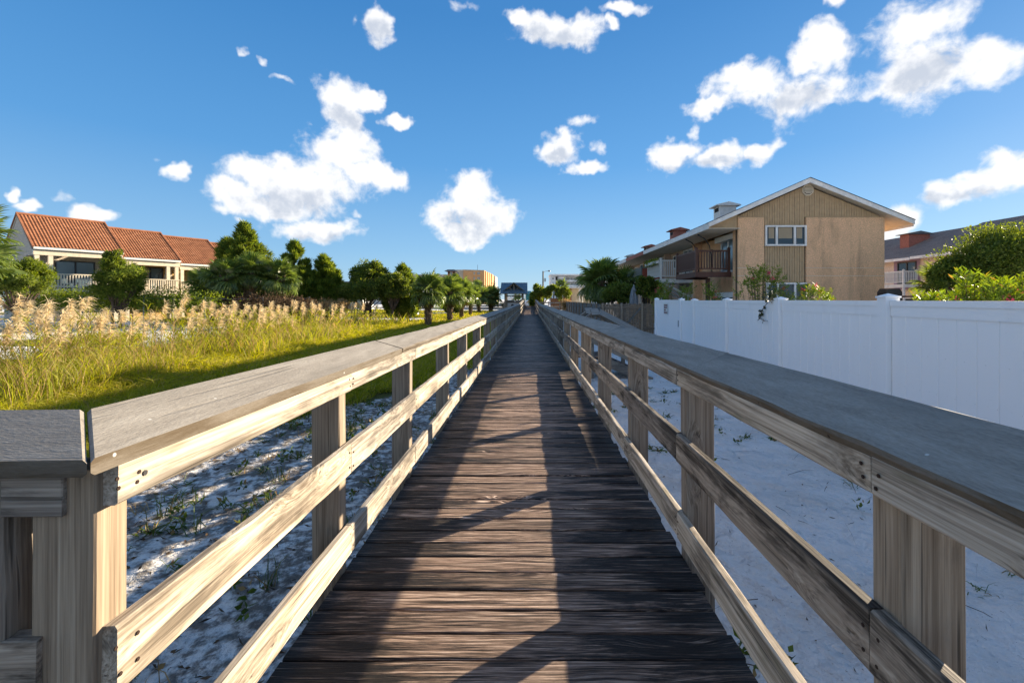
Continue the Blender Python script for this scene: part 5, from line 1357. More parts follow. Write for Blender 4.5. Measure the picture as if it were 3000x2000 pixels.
# ------------------------------------------------------------------ vegetation
def unit(v): return v / np.maximum(np.linalg.norm(v, axis=-1, keepdims=True), 1e-9)
def rand_dir(n, up=0.): 
    v = rng.normal(size=(n, 3)); v[:, 2] += up; return unit(v)
def leaves(P, D, L, W, fold=.0, droop=.0):
    """diamond leaves: base P, direction D, length L, width W -> verts, quads"""
    n = len(P); D = unit(D); s = unit(np.cross(D, rand_dir(n))); nn = np.cross(s, D)
    L = np.broadcast_to(np.asarray(L, float), (n,))[:, None]; W = np.broadcast_to(np.asarray(W, float), (n,))[:, None]
    mid = P + D * L * .45 + nn * L * fold
    tip = P + D * L - np.array([0, 0, 1.]) * L * droop
    V = np.stack([P, mid + s * W / 2, tip, mid - s * W / 2], 1).reshape(-1, 3)
    return V, np.arange(4 * n).reshape(n, 4)
def blades(P, D, L, W, droop=.3):
    """bent blades: base pair, middle pair, tip"""
    n = len(P); D = unit(D); h = unit(np.cross(D, rand_dir(n))); L = np.broadcast_to(np.asarray(L, float), (n,))[:, None]; W = np.broadcast_to(np.asarray(W, float), (n,))[:, None]
    hor = D * np.array([1, 1, 0.]); hor = unit(hor + 1e-6)
    m = P + D * L * .55; t = m + unit(D + hor * droop - np.array([0, 0, 1.]) * droop) * L * .5
    V = np.stack([P - h * W / 2, P + h * W / 2, m + h * W * .4, m - h * W * .4, t], 1).reshape(-1, 3)
    i = np.arange(n)[:, None] * 5
    return V, i + np.array([[0, 1, 2, 3]]), i + np.array([[3, 2, 4]])
class Leafer:
    def __init__(s): s.V = []; s.q = []; s.t = []; s.mq = []; s.mt = []; s.n = 0
    def quads(s, V, Q, mi=0): s.V.append(V); s.q.append(Q + s.n); s.mq.append(np.full(len(Q), mi)); s.n += len(V)
    def blade(s, V, Q, T, mi=0):
        s.V.append(V); s.q.append(Q + s.n); s.t.append(T + s.n); s.mq.append(np.full(len(Q), mi)); s.mt.append(np.full(len(T), mi)); s.n += len(V)
    def build(s, name, mats, parent=None, kind=None):
        F = [np.concatenate(s.q)] + ([np.concatenate(s.t)] if s.t else []); mi = np.concatenate(s.mq + s.mt)
        return np_obj(name, np.concatenate(s.V), F, mats, parent, kind, mi)
def tree_base(name, label, cat, x, y, group=None): return thing(name, label, cat, (x, y, 0.0), group=group)
def trunk(parent, x, y, h, r, lean=(0, 0), limbs=0, spread=1.5, base=.4):
    m = MB(); m.tube([(x, y, -.15), (x + lean[0] * .3, y + lean[1] * .3, h * .4), (x + lean[0], y + lean[1], h)], [r, r * .75, r * .3], 8); m.build('trunk', M['bark'], parent, smooth=True)
    m = MB()
    for k in range(limbs):
        a = rnd.uniform(0, 6.28); z = h * rnd.uniform(base, .85); l = spread * rnd.uniform(.6, 1.1)
        m.tube([(x + lean[0] * z / h, y + lean[1] * z / h, z), (x + math.cos(a) * l * .5, y + math.sin(a) * l * .5, z + l * .3), (x + math.cos(a) * l, y + math.sin(a) * l, z + l * .7)], [r * .4, r * .25, r * .08], 5)
    if limbs: m.build('limbs', M['bark'], parent, smooth=True)

def cedar(label, px, Y, top, halfw, seed=0, lean=0., dens=1., base=.3, flat=1.0, group='cedars and evergreens on the left'):
    c = at(px, 0, Y); x, y = c.x, Y; H = at(0, top, Y).z; W = halfw / F * Y
    t = tree_base('cedar_tree', label, 'tree', x, y, group)
    trunk(t, x, y, H * .92, .05 + H * .022, (lean, 0))
    rs = np.random.default_rng(seed + 50); lf = Leafer()
    cones = [(0., 0., H, W * .85)]
    for q in range(int(4 + 3 * dens)):
        aa = rs.random() * 6.283; rr = W * rs.uniform(.3, .72); cones.append((rr * math.cos(aa), rr * math.sin(aa) * .7, base + (H - base) * rs.uniform(.6, .96) * (1.1 - .42 * rr / W), W * rs.uniform(.40, .62)))
    P = []; D = []
    for (ox, oy_, Hc, Wc) in cones:
        n = int((95 if ox == 0 else 48) * dens ** .5 * (flat ** .5))
        u = rs.random(n); z0 = base + (Hc - base) * (u ** .8) * .98; az_ = rs.random(n) * 6.283
        rad = Wc * np.clip(1 - ((z0 - base) / (Hc - base)) ** 1.5, .03, 1) * rs.uniform(.5, 1.25, n) + .08
        rad = rad * (.7 + .55 * vnoise(az_ * 1.3 + seed, z0 * 1.1, seed))
        for i in range(n):
            d = np.array([math.cos(az_[i]), math.sin(az_[i]), .5 + .5 * rs.random()]); d /= np.linalg.norm(d)
            m_ = int(9 + rad[i] * 20); s = rs.random(m_) ** .6
            b0 = np.array([x + ox + lean * z0[i] / H, y + oy_, z0[i] - rad[i] * .35])
            pts = b0 + d * (s * rad[i] * 1.15)[:, None] + np.array([0, 0, 1]) * (s ** 2 * rad[i] * .22)[:, None] + rs.normal(0, .035 + .03 * rad[i], (m_, 3))
            P.append(pts); D.append(unit(d + rs.normal(0, .26, (m_, 3)) + np.array([0, 0, .35])))
        for q in range(3):
            P.append(np.stack([np.full(14, x + ox + lean), np.full(14, y + oy_), Hc - rs.random(14) * .5], 1) + rs.normal(0, .04, (14, 3))); D.append(unit(rs.normal(0, .35, (14, 3)) + np.array([0, 0, 1.])))
    P = np.concatenate(P); D = np.concatenate(D)
    k = 9
    PP = np.repeat(P, k, 0) + rs.normal(0, .035, (len(P) * k, 3)); DD = unit(np.repeat(D, k, 0) + rs.normal(0, .30, (len(P) * k, 3)))
    PP = PP + np.repeat(D, k, 0) * rs.random((len(PP), 1)) * .22
    lf.quads(*leaves(PP, DD, rs.uniform(.12, .30, len(PP)) * (1 + Y / 90), .034 * (1 + Y / 70)))
    lf.build('crown', M['cedar'], t)
    return t
def bush(name, label, cat, px, py, Y, rx, ry, mat='oakleaf', leafL=.13, leafW=.06, n=9000, seed=0, trunk_h=None, clumps=70, depth=None, group=None, floor=.0, twigs=True):
    """broad-leaved crown: clumps of leaves over an uneven ellipsoid; rx, ry half sizes in photograph pixels"""
    c = at(px, py, Y); a, b = rx / F * Y, ry / F * Y; dp = depth or a * .8
    rs = np.random.default_rng(seed + 900)
    t = tree_base(name, label, cat, c.x, Y, group)
    C = unit(rs.normal(size=(clumps, 3))); C[:, 2] = np.where(C[:, 2] < -.55, -C[:, 2] * .5, C[:, 2]); rad = rs.uniform(.45, 1.0, (clumps, 1)) ** .6
    C = C * rad * np.array([a, dp, b]) * (.8 + .35 * rs.random((clumps, 1))) + np.array(c[:])
    C[:, 2] = np.maximum(C[:, 2], floor + .12)
    per = n // clumps; cr = (a + b) * .5 * rs.uniform(.16, .34, clumps)
    lf = Leafer()
    P = []; D = []
    for i in range(clumps):
        o = unit(rs.normal(size=(per, 3))) * (rs.random((per, 1)) ** .45) * cr[i] * np.array([1, 1, .8])
        P.append(C[i] + o); D.append(unit(o + .6 * rs.normal(size=(per, 3)) * cr[i] + np.array([0, 0, .25 * cr[i]])))
    P = np.concatenate(P); D = np.concatenate(D); k = P[:, 2] > floor + .02; P = P[k]; D = D[k]
    lf.quads(*leaves(P, D, rs.uniform(.6, 1.25, len(P)) * leafL, rs.uniform(.7, 1.2, len(P)) * leafW, .12))
    lf.build('crown', M[mat], t)
    if twigs:
        m = MB(); 
        for i in range(0, clumps, 3):
            p = Vector(C[i]); q = Vector((c.x + (p.x - c.x) * .15, Y + (p.y - Y) * .15, max(0, c.z - b * .8) * .6))
            m.tube([q, q.lerp(p, .55) + Vector((0, 0, -.05 * a)), p], [.03 + .012 * a, .02 + .006 * a, .008], 4)
        m.build('branches', M['bark'], t)
        h_ = max(.3, (c.z - b * .8) * .62)
        m = MB(); m.tube([(c.x, Y, -.1), (c.x, Y, h_)], [.05 + .04 * a, .04 + .03 * a], 7); m.build('trunk', M['bark'], t)
    return t

# palms ---------------------------------------------------------------
def frond_mesh(name, R_, pet, seed, mat, droop=.25, n=30, spread=2.45):
    rs = np.random.default_rng(seed); V = []; Fq = []
    def add(vs, fs):
        b = len(V); V.extend(vs); Fq.extend([tuple(i + b for i in f) for f in fs])
    add([(0, -.02, 0), (0, .02, 0), (pet, .012, -.04), (pet, -.012, -.04), (0, 0, .03), (pet, 0, -.02)], [(0, 3, 2, 1), (0, 4, 5, 3), (4, 1, 2, 5)])
    for k in range(n):
        a = -spread + 2 * spread * (k + .5) / n + rs.normal(0, .02)
        l = R_ * (1 - .22 * abs(a) / spread) * rs.uniform(.88, 1.05); w = R_ * .075
        d = np.array([math.cos(a), math.sin(a), 0]); s = np.array([-math.sin(a), math.cos(a), 0]); h0 = np.array([pet, 0, -.03])
        cup = .10 * math.cos(a)
        p1 = h0 + d * l * .45 + np.array([0, 0, cup * l - droop * .10 * l]); p2 = h0 + d * l * .8 + np.array([0, 0, cup * l - droop * .42 * l]); p3 = h0 + d * l * (1 - .12 * droop) + np.array([0, 0, cup * l - droop * l * rs.uniform(.7, 1.1)])
        up = np.array([0, 0, w * .35])
        vs = [h0, p1 - s * w * .62 + up, p1 - up * .4, p1 + s * w * .62 + up, p2 - s * w * .42 + up * .6, p2 - up * .3, p2 + s * w * .42 + up * .6, p3]
        add([tuple(v) for v in vs], [(0, 2, 1), (0, 3, 2), (1, 2, 5, 4), (2, 3, 6, 5), (4, 5, 7), (5, 6, 7)])
    me = bpy.data.meshes.new(name); me.from_pydata(V, [], Fq); me.materials.append(mat); me.update(); return me
FR = [frond_mesh('frond', 1.0, .75, s, M['palm'], d) for s, d in ((1, .18), (2, .42), (3, .75))]
FD = [frond_mesh('dead_frond', .85, .6, s, M['palm_dead'], d, 20, 1.6) for s, d in ((4, .8), (5, 1.2))]
def palm(label, px, Y, crown_py, size, nf=26, base_py=None, tr=.2, dead=6, seed=0, boots=True, lo=-.75, name='cabbage_palm', hi=1.35, tilt=0., group='fan palms'):
    rs = random.Random(seed + 77); c = at(px, crown_py, Y); x, y, zc = c.x, Y, c.z
    t = tree_base(name, label, 'palm', x, y, group)
    m = MB(); n = 7
    m.tube([(x, y, -.15)] + [(x + tilt * k / n, y, zc * k / n) for k in range(1, n + 1)], [tr * 1.15] + [tr * (1.0 + .05 * math.sin(k * 2)) for k in range(1, n + 1)], 10); m.build('trunk', M['palm_trunk'], t, smooth=True)
    if boots and zc > .4:
        m = MB(); z = max(.1, zc * .08)
        while z < zc:
            for k in range(6):
                a = k * 1.047 + z * 5.1 + rs.uniform(-.15, .15); d = Vector((math.cos(a), math.sin(a), 0)); p = Vector((x + tilt * z / zc, y, z)) + d * tr * .9
                w = tr * .42; s = Vector((-d.y, d.x, 0)) * w; tip = p + d * tr * .75 + Vector((0, 0, tr * 1.25))
                m.add([p - s, p + s, tip + s * .45, tip - s * .45, p - s - Vector((0, 0, tr * .3)), p + s - Vector((0, 0, tr * .3))], [(0, 1, 2, 3), (4, 5, 2, 3), (4, 0, 3), (1, 5, 2)])
            z += tr * .75
        m.build('leaf_bases', M['boot'], t)
    for k in range(nf + dead):
        isd = k >= nf; u = (k % nf + .5) / nf
        a = k * 2.39996 + rs.uniform(-.2, .2)
        e = (hi - (hi - lo) * (u ** .9)) if not isd else rs.uniform(-1.35, -.8)
        me = (FR[0 if e > .5 else (1 if e > -.2 else 2)] if not isd else rs.choice(FD))
        ob = bpy.data.objects.new('frond' if not isd else 'dead_frond', me); link(ob, t)
        q = Matrix.Rotation(a, 4, 'Z') @ Matrix.Rotation(-e, 4, 'Y') @ Matrix.Rotation(rs.uniform(-.5, .5), 4, 'X')
        s = size * rs.uniform(.85, 1.12)
        ob.matrix_local = Matrix.Translation((tilt, 0, zc + rs.uniform(-.06, .06) * size)) @ q @ Matrix.Scale(s, 4)
    return t
palm('fan palm with rough boot-covered trunk nearest the boardwalk, largest of the left row', 1254, 31, 853, .92, 30, tr=.19, seed=1)
palm('fan palm second from the front in the left row, rough trunk', 1318, 38.5, 856, .95, 30, tr=.19, seed=2)
palm('fan palm third in the left row, crown over two slim trunks', 1352, 43, 858, .95, 26, tr=.16, seed=3)
palm('fan palm fourth in the left row, in front of the dark cedar', 1378, 52, 862, .95, 24, tr=.16, seed=4)
palm('short fan palm fifth in the left row near the three-rail fence', 1403, 62, 864, 1.0, 24, tr=.2, seed=5)
palm('short fan palm standing alone just left of the timber shelter', 1438, 66, 868, 1.15, 28, tr=.26, seed=6)
palm('tall thin palm with small crown in front of the ochre hotel', 1397, 95, 843, 1.3, 20, tr=.12, seed=7, boots=False)
palm('small palm with slim trunk at the right of the ochre hotel', 1368, 95, 846, 1.2, 18, tr=.12, seed=17, boots=False)
palm('palm crown leaning in at the left picture edge', -98, 24, 700, 1.4, 28, tr=.2, seed=8)
palm('low palm below the leaning palm at the left picture edge', -105, 22, 775, 1.3, 24, tr=.2, seed=9)
palm('dense palmetto in front of the cedars, leftmost of the clump with dead skirt', 655, 30, 812, .92, 36, tr=.28, dead=14, seed=10, lo=-.9)
palm('dense palmetto in the middle of the clump before the cedars', 735, 31, 800, .95, 36, tr=.26, dead=12, seed=11, lo=-.9)
palm('dense palmetto at the right end of the clump before the cedars', 822, 31.5, 814, .92, 34, tr=.26, dead=12, seed=12, lo=-.9)
palm('low palmetto beside the third tiled house porch', 610, 31, 838, .9, 26, tr=.2, dead=8, seed=13)
palm('big dark palm in front of the far townhouses, right of the boardwalk', 1762, 33, 822, 1.25, 34, tr=.2, dead=6, seed=14, lo=-1.0)
palm('smaller dark palm beside the grey balcony', 1824, 33, 838, .95, 26, tr=.16, dead=2, seed=15)
palm('low fan palm beside the white balcony of the far right house', 2760, 20, 842, .85, 22, tr=.15, dead=0, seed=16)
palm('small black palm silhouette before the white condominium', 1646, 100, 838, 1.2, 20, tr=.12, dead=0, seed=18, boots=False)
palm('thin palm seen through the timber shelter', 1517, 100, 878, 1.0, 16, tr=.12, dead=0, seed=19, boots=False)

cedar('tall dense cedar, highest of the evergreens behind the palmettos', 716, 37, 660, 100, 1, dens=1.9, flat=1.25)
cedar('narrow cedar just left of the tallest cedar, touching the last tiled roof', 664, 38, 705, 34, 2, dens=.8)
cedar('cedar with open pointed top right of the tallest cedar', 862, 37, 716, 66, 3, dens=1.2, flat=1.1)
cedar('cedar with spreading tips at the right end of the evergreen group', 948, 38, 755, 72, 4, dens=1.3, flat=1.15)
cedar('low broad cedar filling between palmettos and cedars', 800, 38, 775, 110, 5, dens=1.4, flat=1.2)
cedar('dark cedar rising behind the row of fan palms', 1336, 60, 811, 40, 6, dens=1.1, flat=1.3)
cedar('flat topped dark cedar at the right of the spreading evergreen', 1180, 39, 782, 50, 7, dens=1.1, flat=1.2)
cedar('feathery dark cedar right of the street lamp bushes', 1572, 72, 838, 14, 8, dens=.5, group=None)
bush('evergreen_oak', 'spreading evergreen with yellowish crown top, left of the fan palms', 'tree', 1085, 812, 38, 58, 38, 'oakleaf', .19, .1, 12000, 1, clumps=110)
bush('evergreen_oak', 'dark spreading evergreen below the yellowish crown, over the sand', 'tree', 1070, 858, 37, 78, 36, 'darkleaf', .2, .09, 16000, 2, clumps=120, floor=.05)
bush('evergreen_oak', 'yellow green leafy tree directly behind the nearest fan palm', 'tree', 1195, 862, 40, 40, 34, 'bushleaf', .2, .1, 5000, 3, clumps=45, floor=.4)
bush('evergreen_oak', 'dark evergreen with a bare stem left of the nearest fan palm', 'tree', 1150, 846, 37, 52, 42, 'darkleaf', .2, .09, 11000, 33, clumps=90, floor=.25)
# shrubs by the tiled houses
bush('shrub', 'upright dark green juniper shrub between the first two porches', 'shrub', 352, 832, 27, 60, 62, 'cedar', .2, .045, 20000, 4, clumps=110)
bush('shrub', 'bright green rounded juniper shrub at the first house corner', 'shrub', 75, 808, 27, 65, 48, 'bushleaf', .16, .05, 13000, 5, clumps=80)
bush('shrub', 'low grey green bush at the left edge behind the reeds', 'shrub', 50, 838, 23, 85, 32, 'oakleaf', .14, .05, 9000, 6, clumps=60)
bush('shrub', 'spiky juniper tip shrub right of the first porch', 'shrub', 330, 775, 26.5, 22, 44, 'cedar', .17, .06, 3500, 7, clumps=24)
bush('hedge', 'scrubby vine covered bank along the wire fence before the tiled houses', 'hedge', 320, 884, 28, 330, 15, 'bushleaf', .15, .07, 13000, 8, clumps=160, depth=1.6, twigs=False)
bush('hedge', 'brown green scrub beneath the palmettos', 'hedge', 760, 892, 30, 190, 20, 'litter', .16, .05, 8000, 9, clumps=90, depth=1.2, twigs=False)
bush('hedge', 'dry tan brush on the sandy lot left of the stakes', 'hedge', 975, 898, 34, 62, 20, 'straw', .16, .03, 5000, 10, clumps=50, depth=1.2, twigs=False)
bush('hedge', 'dark thicket under the cedars left of the sandy lot', 'hedge', 905, 868, 38, 80, 26, 'darkleaf', .17, .08, 8000, 11, clumps=70, depth=1.4, twigs=False)
# right side
bush('shrub', 'large round evergreen tree at the right edge above the fence', 'tree', 3000, 772, 17, 185, 114, 'oakleaf', .11, .055, 46000, 12, clumps=240)
bush('shrub', 'lower lobe of dark green shrub left of the round evergreen', 'shrub', 2815, 812, 17.5, 85, 52, 'oakleaf', .11, .055, 14000, 13, clumps=90)
bush('shrub', 'dark leafy shrub behind the picket fence beside the umbrella', 'shrub', 1810, 865, 28, 50, 35, 'darkleaf', .14, .07, 8000, 14, clumps=60)
bush('shrub', 'dark flowering shrub between umbrella and white fence', 'shrub', 1895, 850, 27, 38, 40, 'darkleaf', .14, .07, 7000, 15, clumps=50)
bush('shrub', 'sea grape bush left of the street lamp at the boardwalk end', 'shrub', 1590, 860, 70, 30, 22, 'darkleaf', .3, .16, 4500, 16, clumps=40)
bush('shrub', 'rounded sea grape bush right of the street lamp', 'shrub', 1622, 854, 68, 28, 20, 'oakleaf', .3, .16, 4000, 17, clumps=36)
bush('shrub', 'pale sunlit leafy bush before the orange board fence', 'shrub', 1652, 864, 58, 16, 24, 'oakleaf', .28, .1, 2400, 18, clumps=26)
bush('shrub', 'wispy yellow grass clump at the grey fence end', 'shrub', 1660, 895, 50, 14, 16, 'straw', .4, .04, 1200, 19, clumps=16, twigs=False)
# oleanders behind the white fence
def oleander(label, px, Y, top, halfw, n_st, seed, flowers=3, hang=None):
    rs = np.random.default_rng(seed + 300); c = at(px, 0, Y); H = at(0, top, Y).z; W = halfw / F * Y
    t = thing('oleander', label, 'shrub', (c.x, Y, 0), group='oleanders behind the white fence')
    lf = Leafer(); st_ = MB(); fl = Leafer(); tips = []
    P = []; D = []
    for k in range(n_st):
        a = rs.random() * 6.283; r = W * math.sqrt(rs.random()); hx_, hy_ = c.x + r * math.cos(a), Y + r * math.sin(a) * .7
        hh = H * rs.uniform(.78, 1.0) * (1 - .18 * (r / W) ** 2); bx_, by_ = c.x + (hx_ - c.x) * .45, Y + (hy_ - Y) * .45
        p0, p1, p2 = np.array([bx_, by_, 0]), np.array([(bx_ + hx_) / 2, (by_ + hy_) / 2, hh * .55]), np.array([hx_, hy_, hh])
        st_.tube([tuple(p0), tuple(p1), tuple(p2)], [.018, .014, .006], 4); tips.append(p2)
        nl = 42; s = rs.uniform(.5, 1.0, nl); q = (p0 * ((1 - s) ** 2)[:, None] + 2 * p1 * (s * (1 - s))[:, None] + p2 * (s ** 2)[:, None])
        ph = rs.random(nl) * 6.283; d = np.stack([np.cos(ph), np.sin(ph), .35 + .8 * (s - .5) * 2], 1)
        P.append(q); D.append(d)
        for (j, ex) in enumerate(range(3)):
            ph2 = rs.random() * 6.283; o = np.array([math.cos(ph2), math.sin(ph2), 1.1]) * rs.uniform(.12, .3); e = p2 * .9 + p1 * .1 + o; e[2] = min(e[2], H * 1.02)
            nl2 = 18; s2 = rs.uniform(.2, 1, nl2); b2 = p2 * .9 + p1 * .1 - np.array([0, 0, .1]); P.append(b2 + (e - b2) * s2[:, None]); pp = rs.random(nl2) * 6.283; D.append(np.stack([np.cos(pp), np.sin(pp), .3 + s2], 1))
    P = np.concatenate(P); D = np.concatenate(D)
    lf.quads(*leaves(P, D, rs.uniform(.09, .17, len(P)), rs.uniform(.018, .03, len(P)), .06, .12)); lf.build('leaves', M['oleander'], t)
    st_.build('stems', M['bark'], t)
    if flowers:
        for f_ in range(flowers):
            tp = tips[int(rs.integers(len(tips)))]; n_ = 26; o = rs.normal(0, .035, (n_, 3)); fl.quads(*leaves(tp + o + np.array([0, -.05, .05]), unit(rs.normal(size=(n_, 3)) + np.array([0, -.5, .3])), .055, .04, .1))
        fl.build('flowers', M['pink'], t)
    return t
oleander('tall oleander with a pink flower before the stucco corner', 2235, 16.5, 775, 75, 26, 1, 3)
oleander('spreading oleander with red flowers before the lower gable window', 2345, 15.5, 825, 90, 26, 2, 5)
oleander('oleander sprig before the brown balcony post', 2090, 18.5, 812, 30, 9, 3, 2)
oleander('oleander clump before the white balcony', 1985, 20, 822, 45, 12, 4, 1)
oleander('small oleander sprig left of the first fence post', 1935, 21.5, 818, 25, 7, 5, 2)
oleander('bright oleander at right behind the near fence panel', 2860, 8.2, 800, 105, 34, 6, 4)
oleander('low bright oleander at the right picture edge', 2985, 7.4, 812, 90, 26, 7, 3)
oleander('low oleander between the fence post and the round evergreen', 2735, 9, 838, 55, 14, 8, 1)
# hanging vine over the fence
vn = thing('hanging_vine', 'dark ivy strand hanging over the white fence', 'vine', (fx(8.9) - .1, 8.9, 1.4))
vpts = [at(2268, 868, 8.85), at(2262, 885, 8.82), at(2246, 905, 8.8), at(2238, 918, 8.8), at(2232, 928, 8.8), at(2250, 940, 8.8)]
vx = [Vector((fx(p.y) - .06, p.y, p.z)) for p in [Vector((0, 5.9 + 3.0 * 1, 0))]]
base_y = FC / ((2262 - VX) / F - FM)
vp = []
for (p, q) in ((2268, 866), (2262, 884), (2246, 905), (2240, 918), (2233, 930), (2252, 941)):
    yy_ = FC / ((p - VX) / F - FM); vp.append(Vector((fx(yy_) - .07, yy_, at(0, q, yy_).z)))
m = MB(); m.tube(vp, .006, 5); m.build('stem', M['bark'], vn)
P = np.concatenate([np.array(a[:]) + (np.array(b_[:]) - np.array(a[:])) * np.linspace(0, 1, 5)[:, None] for a, b_ in zip(vp[:-1], vp[1:])])
lf = Leafer(); lf.quads(*leaves(P + rng.normal(0, .012, P.shape), rand_dir(len(P)), .07, .06, .1)); lf.quads(*leaves(np.array(vp[0][:]) + rng.normal(0, .05, (40, 3)), rand_dir(40), .08, .05, .1)); lf.build('leaves', M['ivy'], vn)
# flowers of the planter and the flowering shrub
lf = Leafer(); P = np.stack([rng.uniform(7.48, 7.7, 500), rng.uniform(27.2, 29.9, 500), rng.uniform(3.95, 4.35, 500)], 1); lf.quads(*leaves(P, rand_dir(500, -.2), .1, .06)); lf.build('plants', M['oleander'], pl, kind='stuff')

# ------------------------------------------------------------------ grass, reeds, weeds: nobody could count these
def scatter(n, x0, x1, y0, y1, f, pw=1.):
    x = rng.uniform(x0, x1, n); y = y0 + (y1 - y0) * rng.random(n) ** pw; k = rng.random(n) < f(x, y); return x[k], y[k]
lf = Leafer()
def gl(x, y): return gmask(x, y) * (x < -1.15)
for (n, x0, x1, y0, y1, hl, hh, w) in ((90000, -12, -3, 3.5, 10, .10, .34, .010), (90000, -13, -1.2, 9, 18, .12, .36, .015), (90000, -18, -1.2, 18, 34, .14, .38, .028), (50000, -30, -1.2, 32, 70, .15, .40, .055)):
    x, y = scatter(n, x0, x1, y0, y1, gl); tuft = fbm(x * .8, y * .8, 41); z = gheight(x, y)
    D = rand_dir(len(x)); D[:, 2] = np.abs(D[:, 2]) + .75
    L = rng.uniform(hl, hh, len(x)) * (.45 + 1.1 * tuft) * (1 + .9 * sst(-x, 7.0, 8.8) * (y < 30))
    lf.blade(*blades(np.stack([x, y, z - .01], 1), D, L, w * rng.uniform(.6, 1.3, len(x)), .6))
g = lf.build('lawn_grass', M['grass'], kind='stuff'); g['label'] = 'short sunlit yellow green grass left of the boardwalk'; g['category'] = 'grass'

# reed bed
def reeds(n, xf, y0, y1, hmin, hmax, sc=1., plume=.6):
    lf_ = RL
    y = rng.uniform(y0, y1, n); x = xf(y) + np.abs(rng.normal(0, 1.7, n)) * -1 + rng.normal(0, .25, n); z = gheight(x, y)
    cl = fbm(x * .7, y * .7, 61); k = cl > .36; x, y, z, cl = x[k], y[k], z[k], cl[k]; n = len(x)
    H = rng.uniform(hmin, hmax, n) * (.72 + .5 * cl); lean = rng.normal(0, .09, (n, 2)) + np.array([-.05, 0]); B = np.stack([x, y, z], 1); T = B + np.stack([lean[:, 0] * H, lean[:, 1] * H, H], 1)
    W = .013 * sc * np.ones(n)
    h = unit(np.stack([rng.normal(size=n), rng.normal(size=n) * .4, np.zeros(n)], 1)); 
    V = np.stack([B - h * W[:, None] / 2, B + h * W[:, None] / 2, T + h * W[:, None] / 4, T - h * W[:, None] / 4], 1).reshape(-1, 3)
    lf_.quads(V, np.arange(4 * n).reshape(n, 4), 2)
    m_ = 15; s = rng.uniform(.08, .98, (n, m_)); P = (B[:, None] + (T - B)[:, None] * s[..., None]).reshape(-1, 3); ph = rng.random(n * m_) * 6.283
    D = np.stack([np.cos(ph), np.sin(ph), rng.uniform(.5, 1.7, n * m_)], 1)
    lf_.blade(*blades(P, D, rng.uniform(.22, .48, n * m_) * sc ** .3, .015 * sc, .9), 0)
    kp = rng.random(n) < plume; Tp = T[kp]; npl = len(Tp); q = 85; wind = np.array([.75, -.25, 0])
    s = rng.random((npl, q)); ax = np.array([.25, -.08, .97])
    pos = Tp[:, None] + ax * (s * .30)[..., None] * sc ** .3 + rng.normal(0, .012, (npl, q, 3))
    ph = rng.random((npl, q)) * 6.283
    d = np.stack([np.cos(ph) * .55 + .55, np.sin(ph) * .55 - .15, .55 - 1.1 * rng.random((npl, q)) ** 1.4], -1)
    lf_.blade(*blades(pos.reshape(-1, 3), d.reshape(-1, 3), rng.uniform(.08, .21, npl * q) * sc ** .3, .011 * sc, .9), 1)
RL = Leafer()
reeds(200, lambda y: -9.1 - .02 * (y - 8), 7.8, 10.4, .8, 1.72, 1.0, .36)
reeds(170, lambda y: -8.9 - .03 * (y - 8), 10.2, 15, .7, 1.6, 1.1, .26)
reeds(190, lambda y: -9.0 - .10 * (y - 14), 14.5, 22, .65, 1.55, 1.3, .26)
reeds(110, lambda y: -9.4 - .20 * (y - 22), 21, 32, .6, 1.4, 1.8, .3)
reeds(40, lambda y: -5.4 - .16 * y, 24, 40, .8, 1.4, 2.0, .35)
reeds(60, lambda y: -11.8, 8.6, 11.5, 1.3, 1.75, 1.1, .85)
# knee-high rank grass and dead stems at the foot of the reeds
for (n_, x0, x1, y0, y1, w_) in ((7000, -13.2, -8.1, 7.2, 13, .012), (6000, -14, -8.2, 12, 22, .02), (3500, -18, -8.6, 20, 34, .034)):
    x, y = scatter(n_, x0, x1, y0, y1, lambda x, y: (fbm(x * .9, y * .9, 66) > .46) * np.clip(1.25 - (-x - 8.2) / 5.5, .15, 1)); m_ = len(x); D = rand_dir(m_) * np.array([.32, .32, 0]); D[:, 2] = 1
    RL.blade(*blades(np.stack([x, y, gheight(x, y) - .02], 1), D, rng.uniform(.35, 1.05, m_) * (.5 + fbm(x * .6, y * .6, 67)), w_, .35), 0)
    k_ = rng.random(m_) < .18
    RL.blade(*blades(np.stack([x, y, gheight(x, y) - .02], 1)[k_] + .03, D[k_], rng.uniform(.5, 1.2, k_.sum()), w_ * .8, .15), 2)
rb = RL.build('reed_bed', [M['reed'], M['plume'], M['straw']], kind='stuff'); rb['label'] = 'tall flowering reeds with tan plumes along the sand'; rb['category'] = 'reeds'

# weeds and litter on the sand
lf = Leafer()
def tufts(n, x0, x1, y0, y1, f, L0, L1, per, w, mi, up):
    x, y = scatter(n, x0, x1, y0, y1, f); z = gheight(x, y); B = np.repeat(np.stack([x, y, z], 1), per, 0); m_ = len(B)
    B = B + np.stack([rng.normal(0, .035, m_), rng.normal(0, .035, m_), np.zeros(m_)], 1); D = rand_dir(m_); D[:, 2] = np.abs(D[:, 2]) * up + .15
    lf.blade(*blades(B, D, rng.uniform(L0, L1, m_), w, .6), mi)
left = lambda x, y: (fbm(x * .8, y * .8, 71) > .47) * .9
tufts(250, -5.2, -1.05, .8, 9, left, .05, .16, 16, .010, 0, 1.0)
tufts(60, -5, -1.1, .8, 8, lambda x, y: x * 0 + 1., .12, .32, 18, .007, 0, 2.5)
tufts(26, 1.0, 4.6, 1, 16, lambda x, y: x * 0 + 1., .04, .13, 14, .006, 0, 1.2)
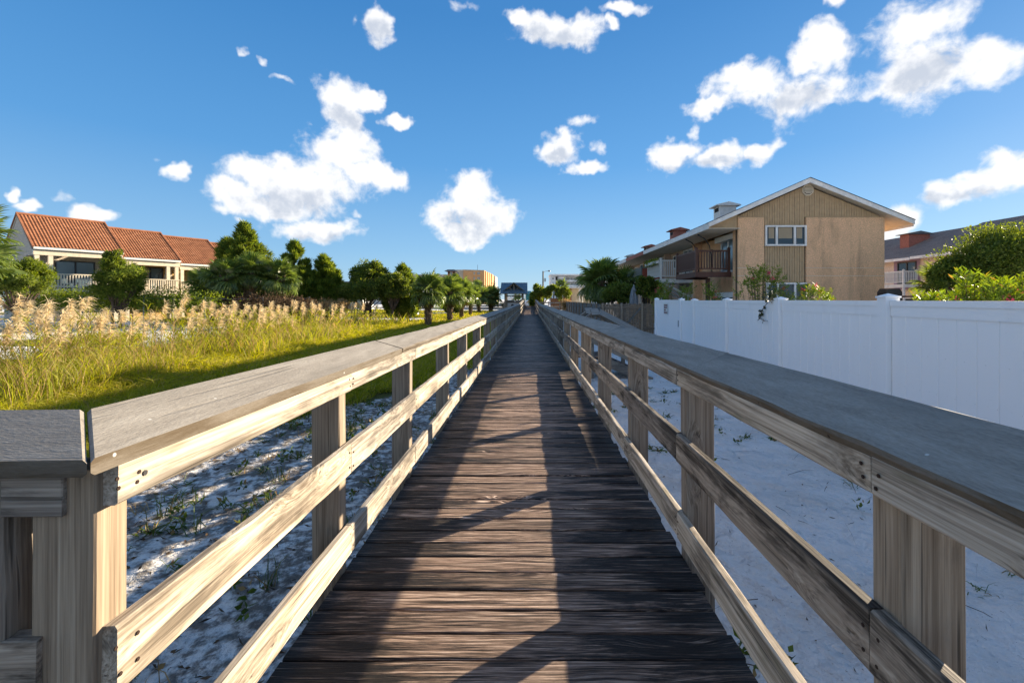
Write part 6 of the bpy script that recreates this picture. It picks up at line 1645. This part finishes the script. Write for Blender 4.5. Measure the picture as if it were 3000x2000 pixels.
tufts(30, 1.0, 4.4, 5.5, 11, lambda x, y: x * 0 + 1., .05, .14, 20, .012, 0, .7)
tufts(50, -5, -1.05, .8, 8, lambda x, y: x * 0 + 1., .10, .26, 12, .006, 1, 1.6)
# broad-leaved seedlings
for (x0, x1, n_) in ((-4.5, -1.1, 120), (1.05, 4.3, 34)):
    x, y = scatter(n_, x0, x1, .9, 9, lambda x, y: x * 0 + 1.); B = np.repeat(np.stack([x, y, gheight(x, y) + .02], 1), 9, 0); m_ = len(B)
    B = B + rng.normal(0, .03, (m_, 3)) * np.array([1, 1, .5]) + np.array([0, 0, .03]); D = rand_dir(m_, .5); lf.quads(*leaves(B, D, rng.uniform(.03, .08, m_), .03, .1), 0)
wd = lf.build('beach_weeds', [M['weed'], M['straw']], kind='stuff'); wd['label'] = 'scattered green weeds on the sand beside the boardwalk'; wd['category'] = 'weeds'
lf = Leafer()
x, y = scatter(4200, -5.5, -1.0, .6, 11, lambda x, y: .15 + .85 * (fbm(x * 1.1, y * 1.1, 81) > .5)); n_ = len(x); D = rand_dir(n_); D[:, 2] = np.abs(D[:, 2]) * .25
lf.quads(*leaves(np.stack([x, y, gheight(x, y) + .008], 1), D, rng.uniform(.02, .075, n_), rng.uniform(.006, .022, n_), .1))
x, y = scatter(900, .95, 4.4, .6, 15, lambda x, y: .25 + .75 * (fbm(x * .9, y * .9, 91) > .55)); n_ = len(x); D = rand_dir(n_); D[:, 2] = np.abs(D[:, 2]) * .3
lf.quads(*leaves(np.stack([x, y, gheight(x, y) + .006], 1), D, rng.uniform(.012, .055, n_), rng.uniform(.004, .016, n_), .1))
x, y = scatter(150, .95, 4.4, .8, 12, lambda x, y: x * 0 + 1.); n_ = len(x); D = rand_dir(n_); D[:, 2] = np.abs(D[:, 2]) * .18
lf.blade(*blades(np.stack([x, y, gheight(x, y) + .006], 1), D, rng.uniform(.08, .38, n_), .005, .3))
lt_ = lf.build('leaf_litter', M['litter'], kind='stuff'); lt_['label'] = 'dead leaves and twigs strewn over the sand'; lt_['category'] = 'litter'
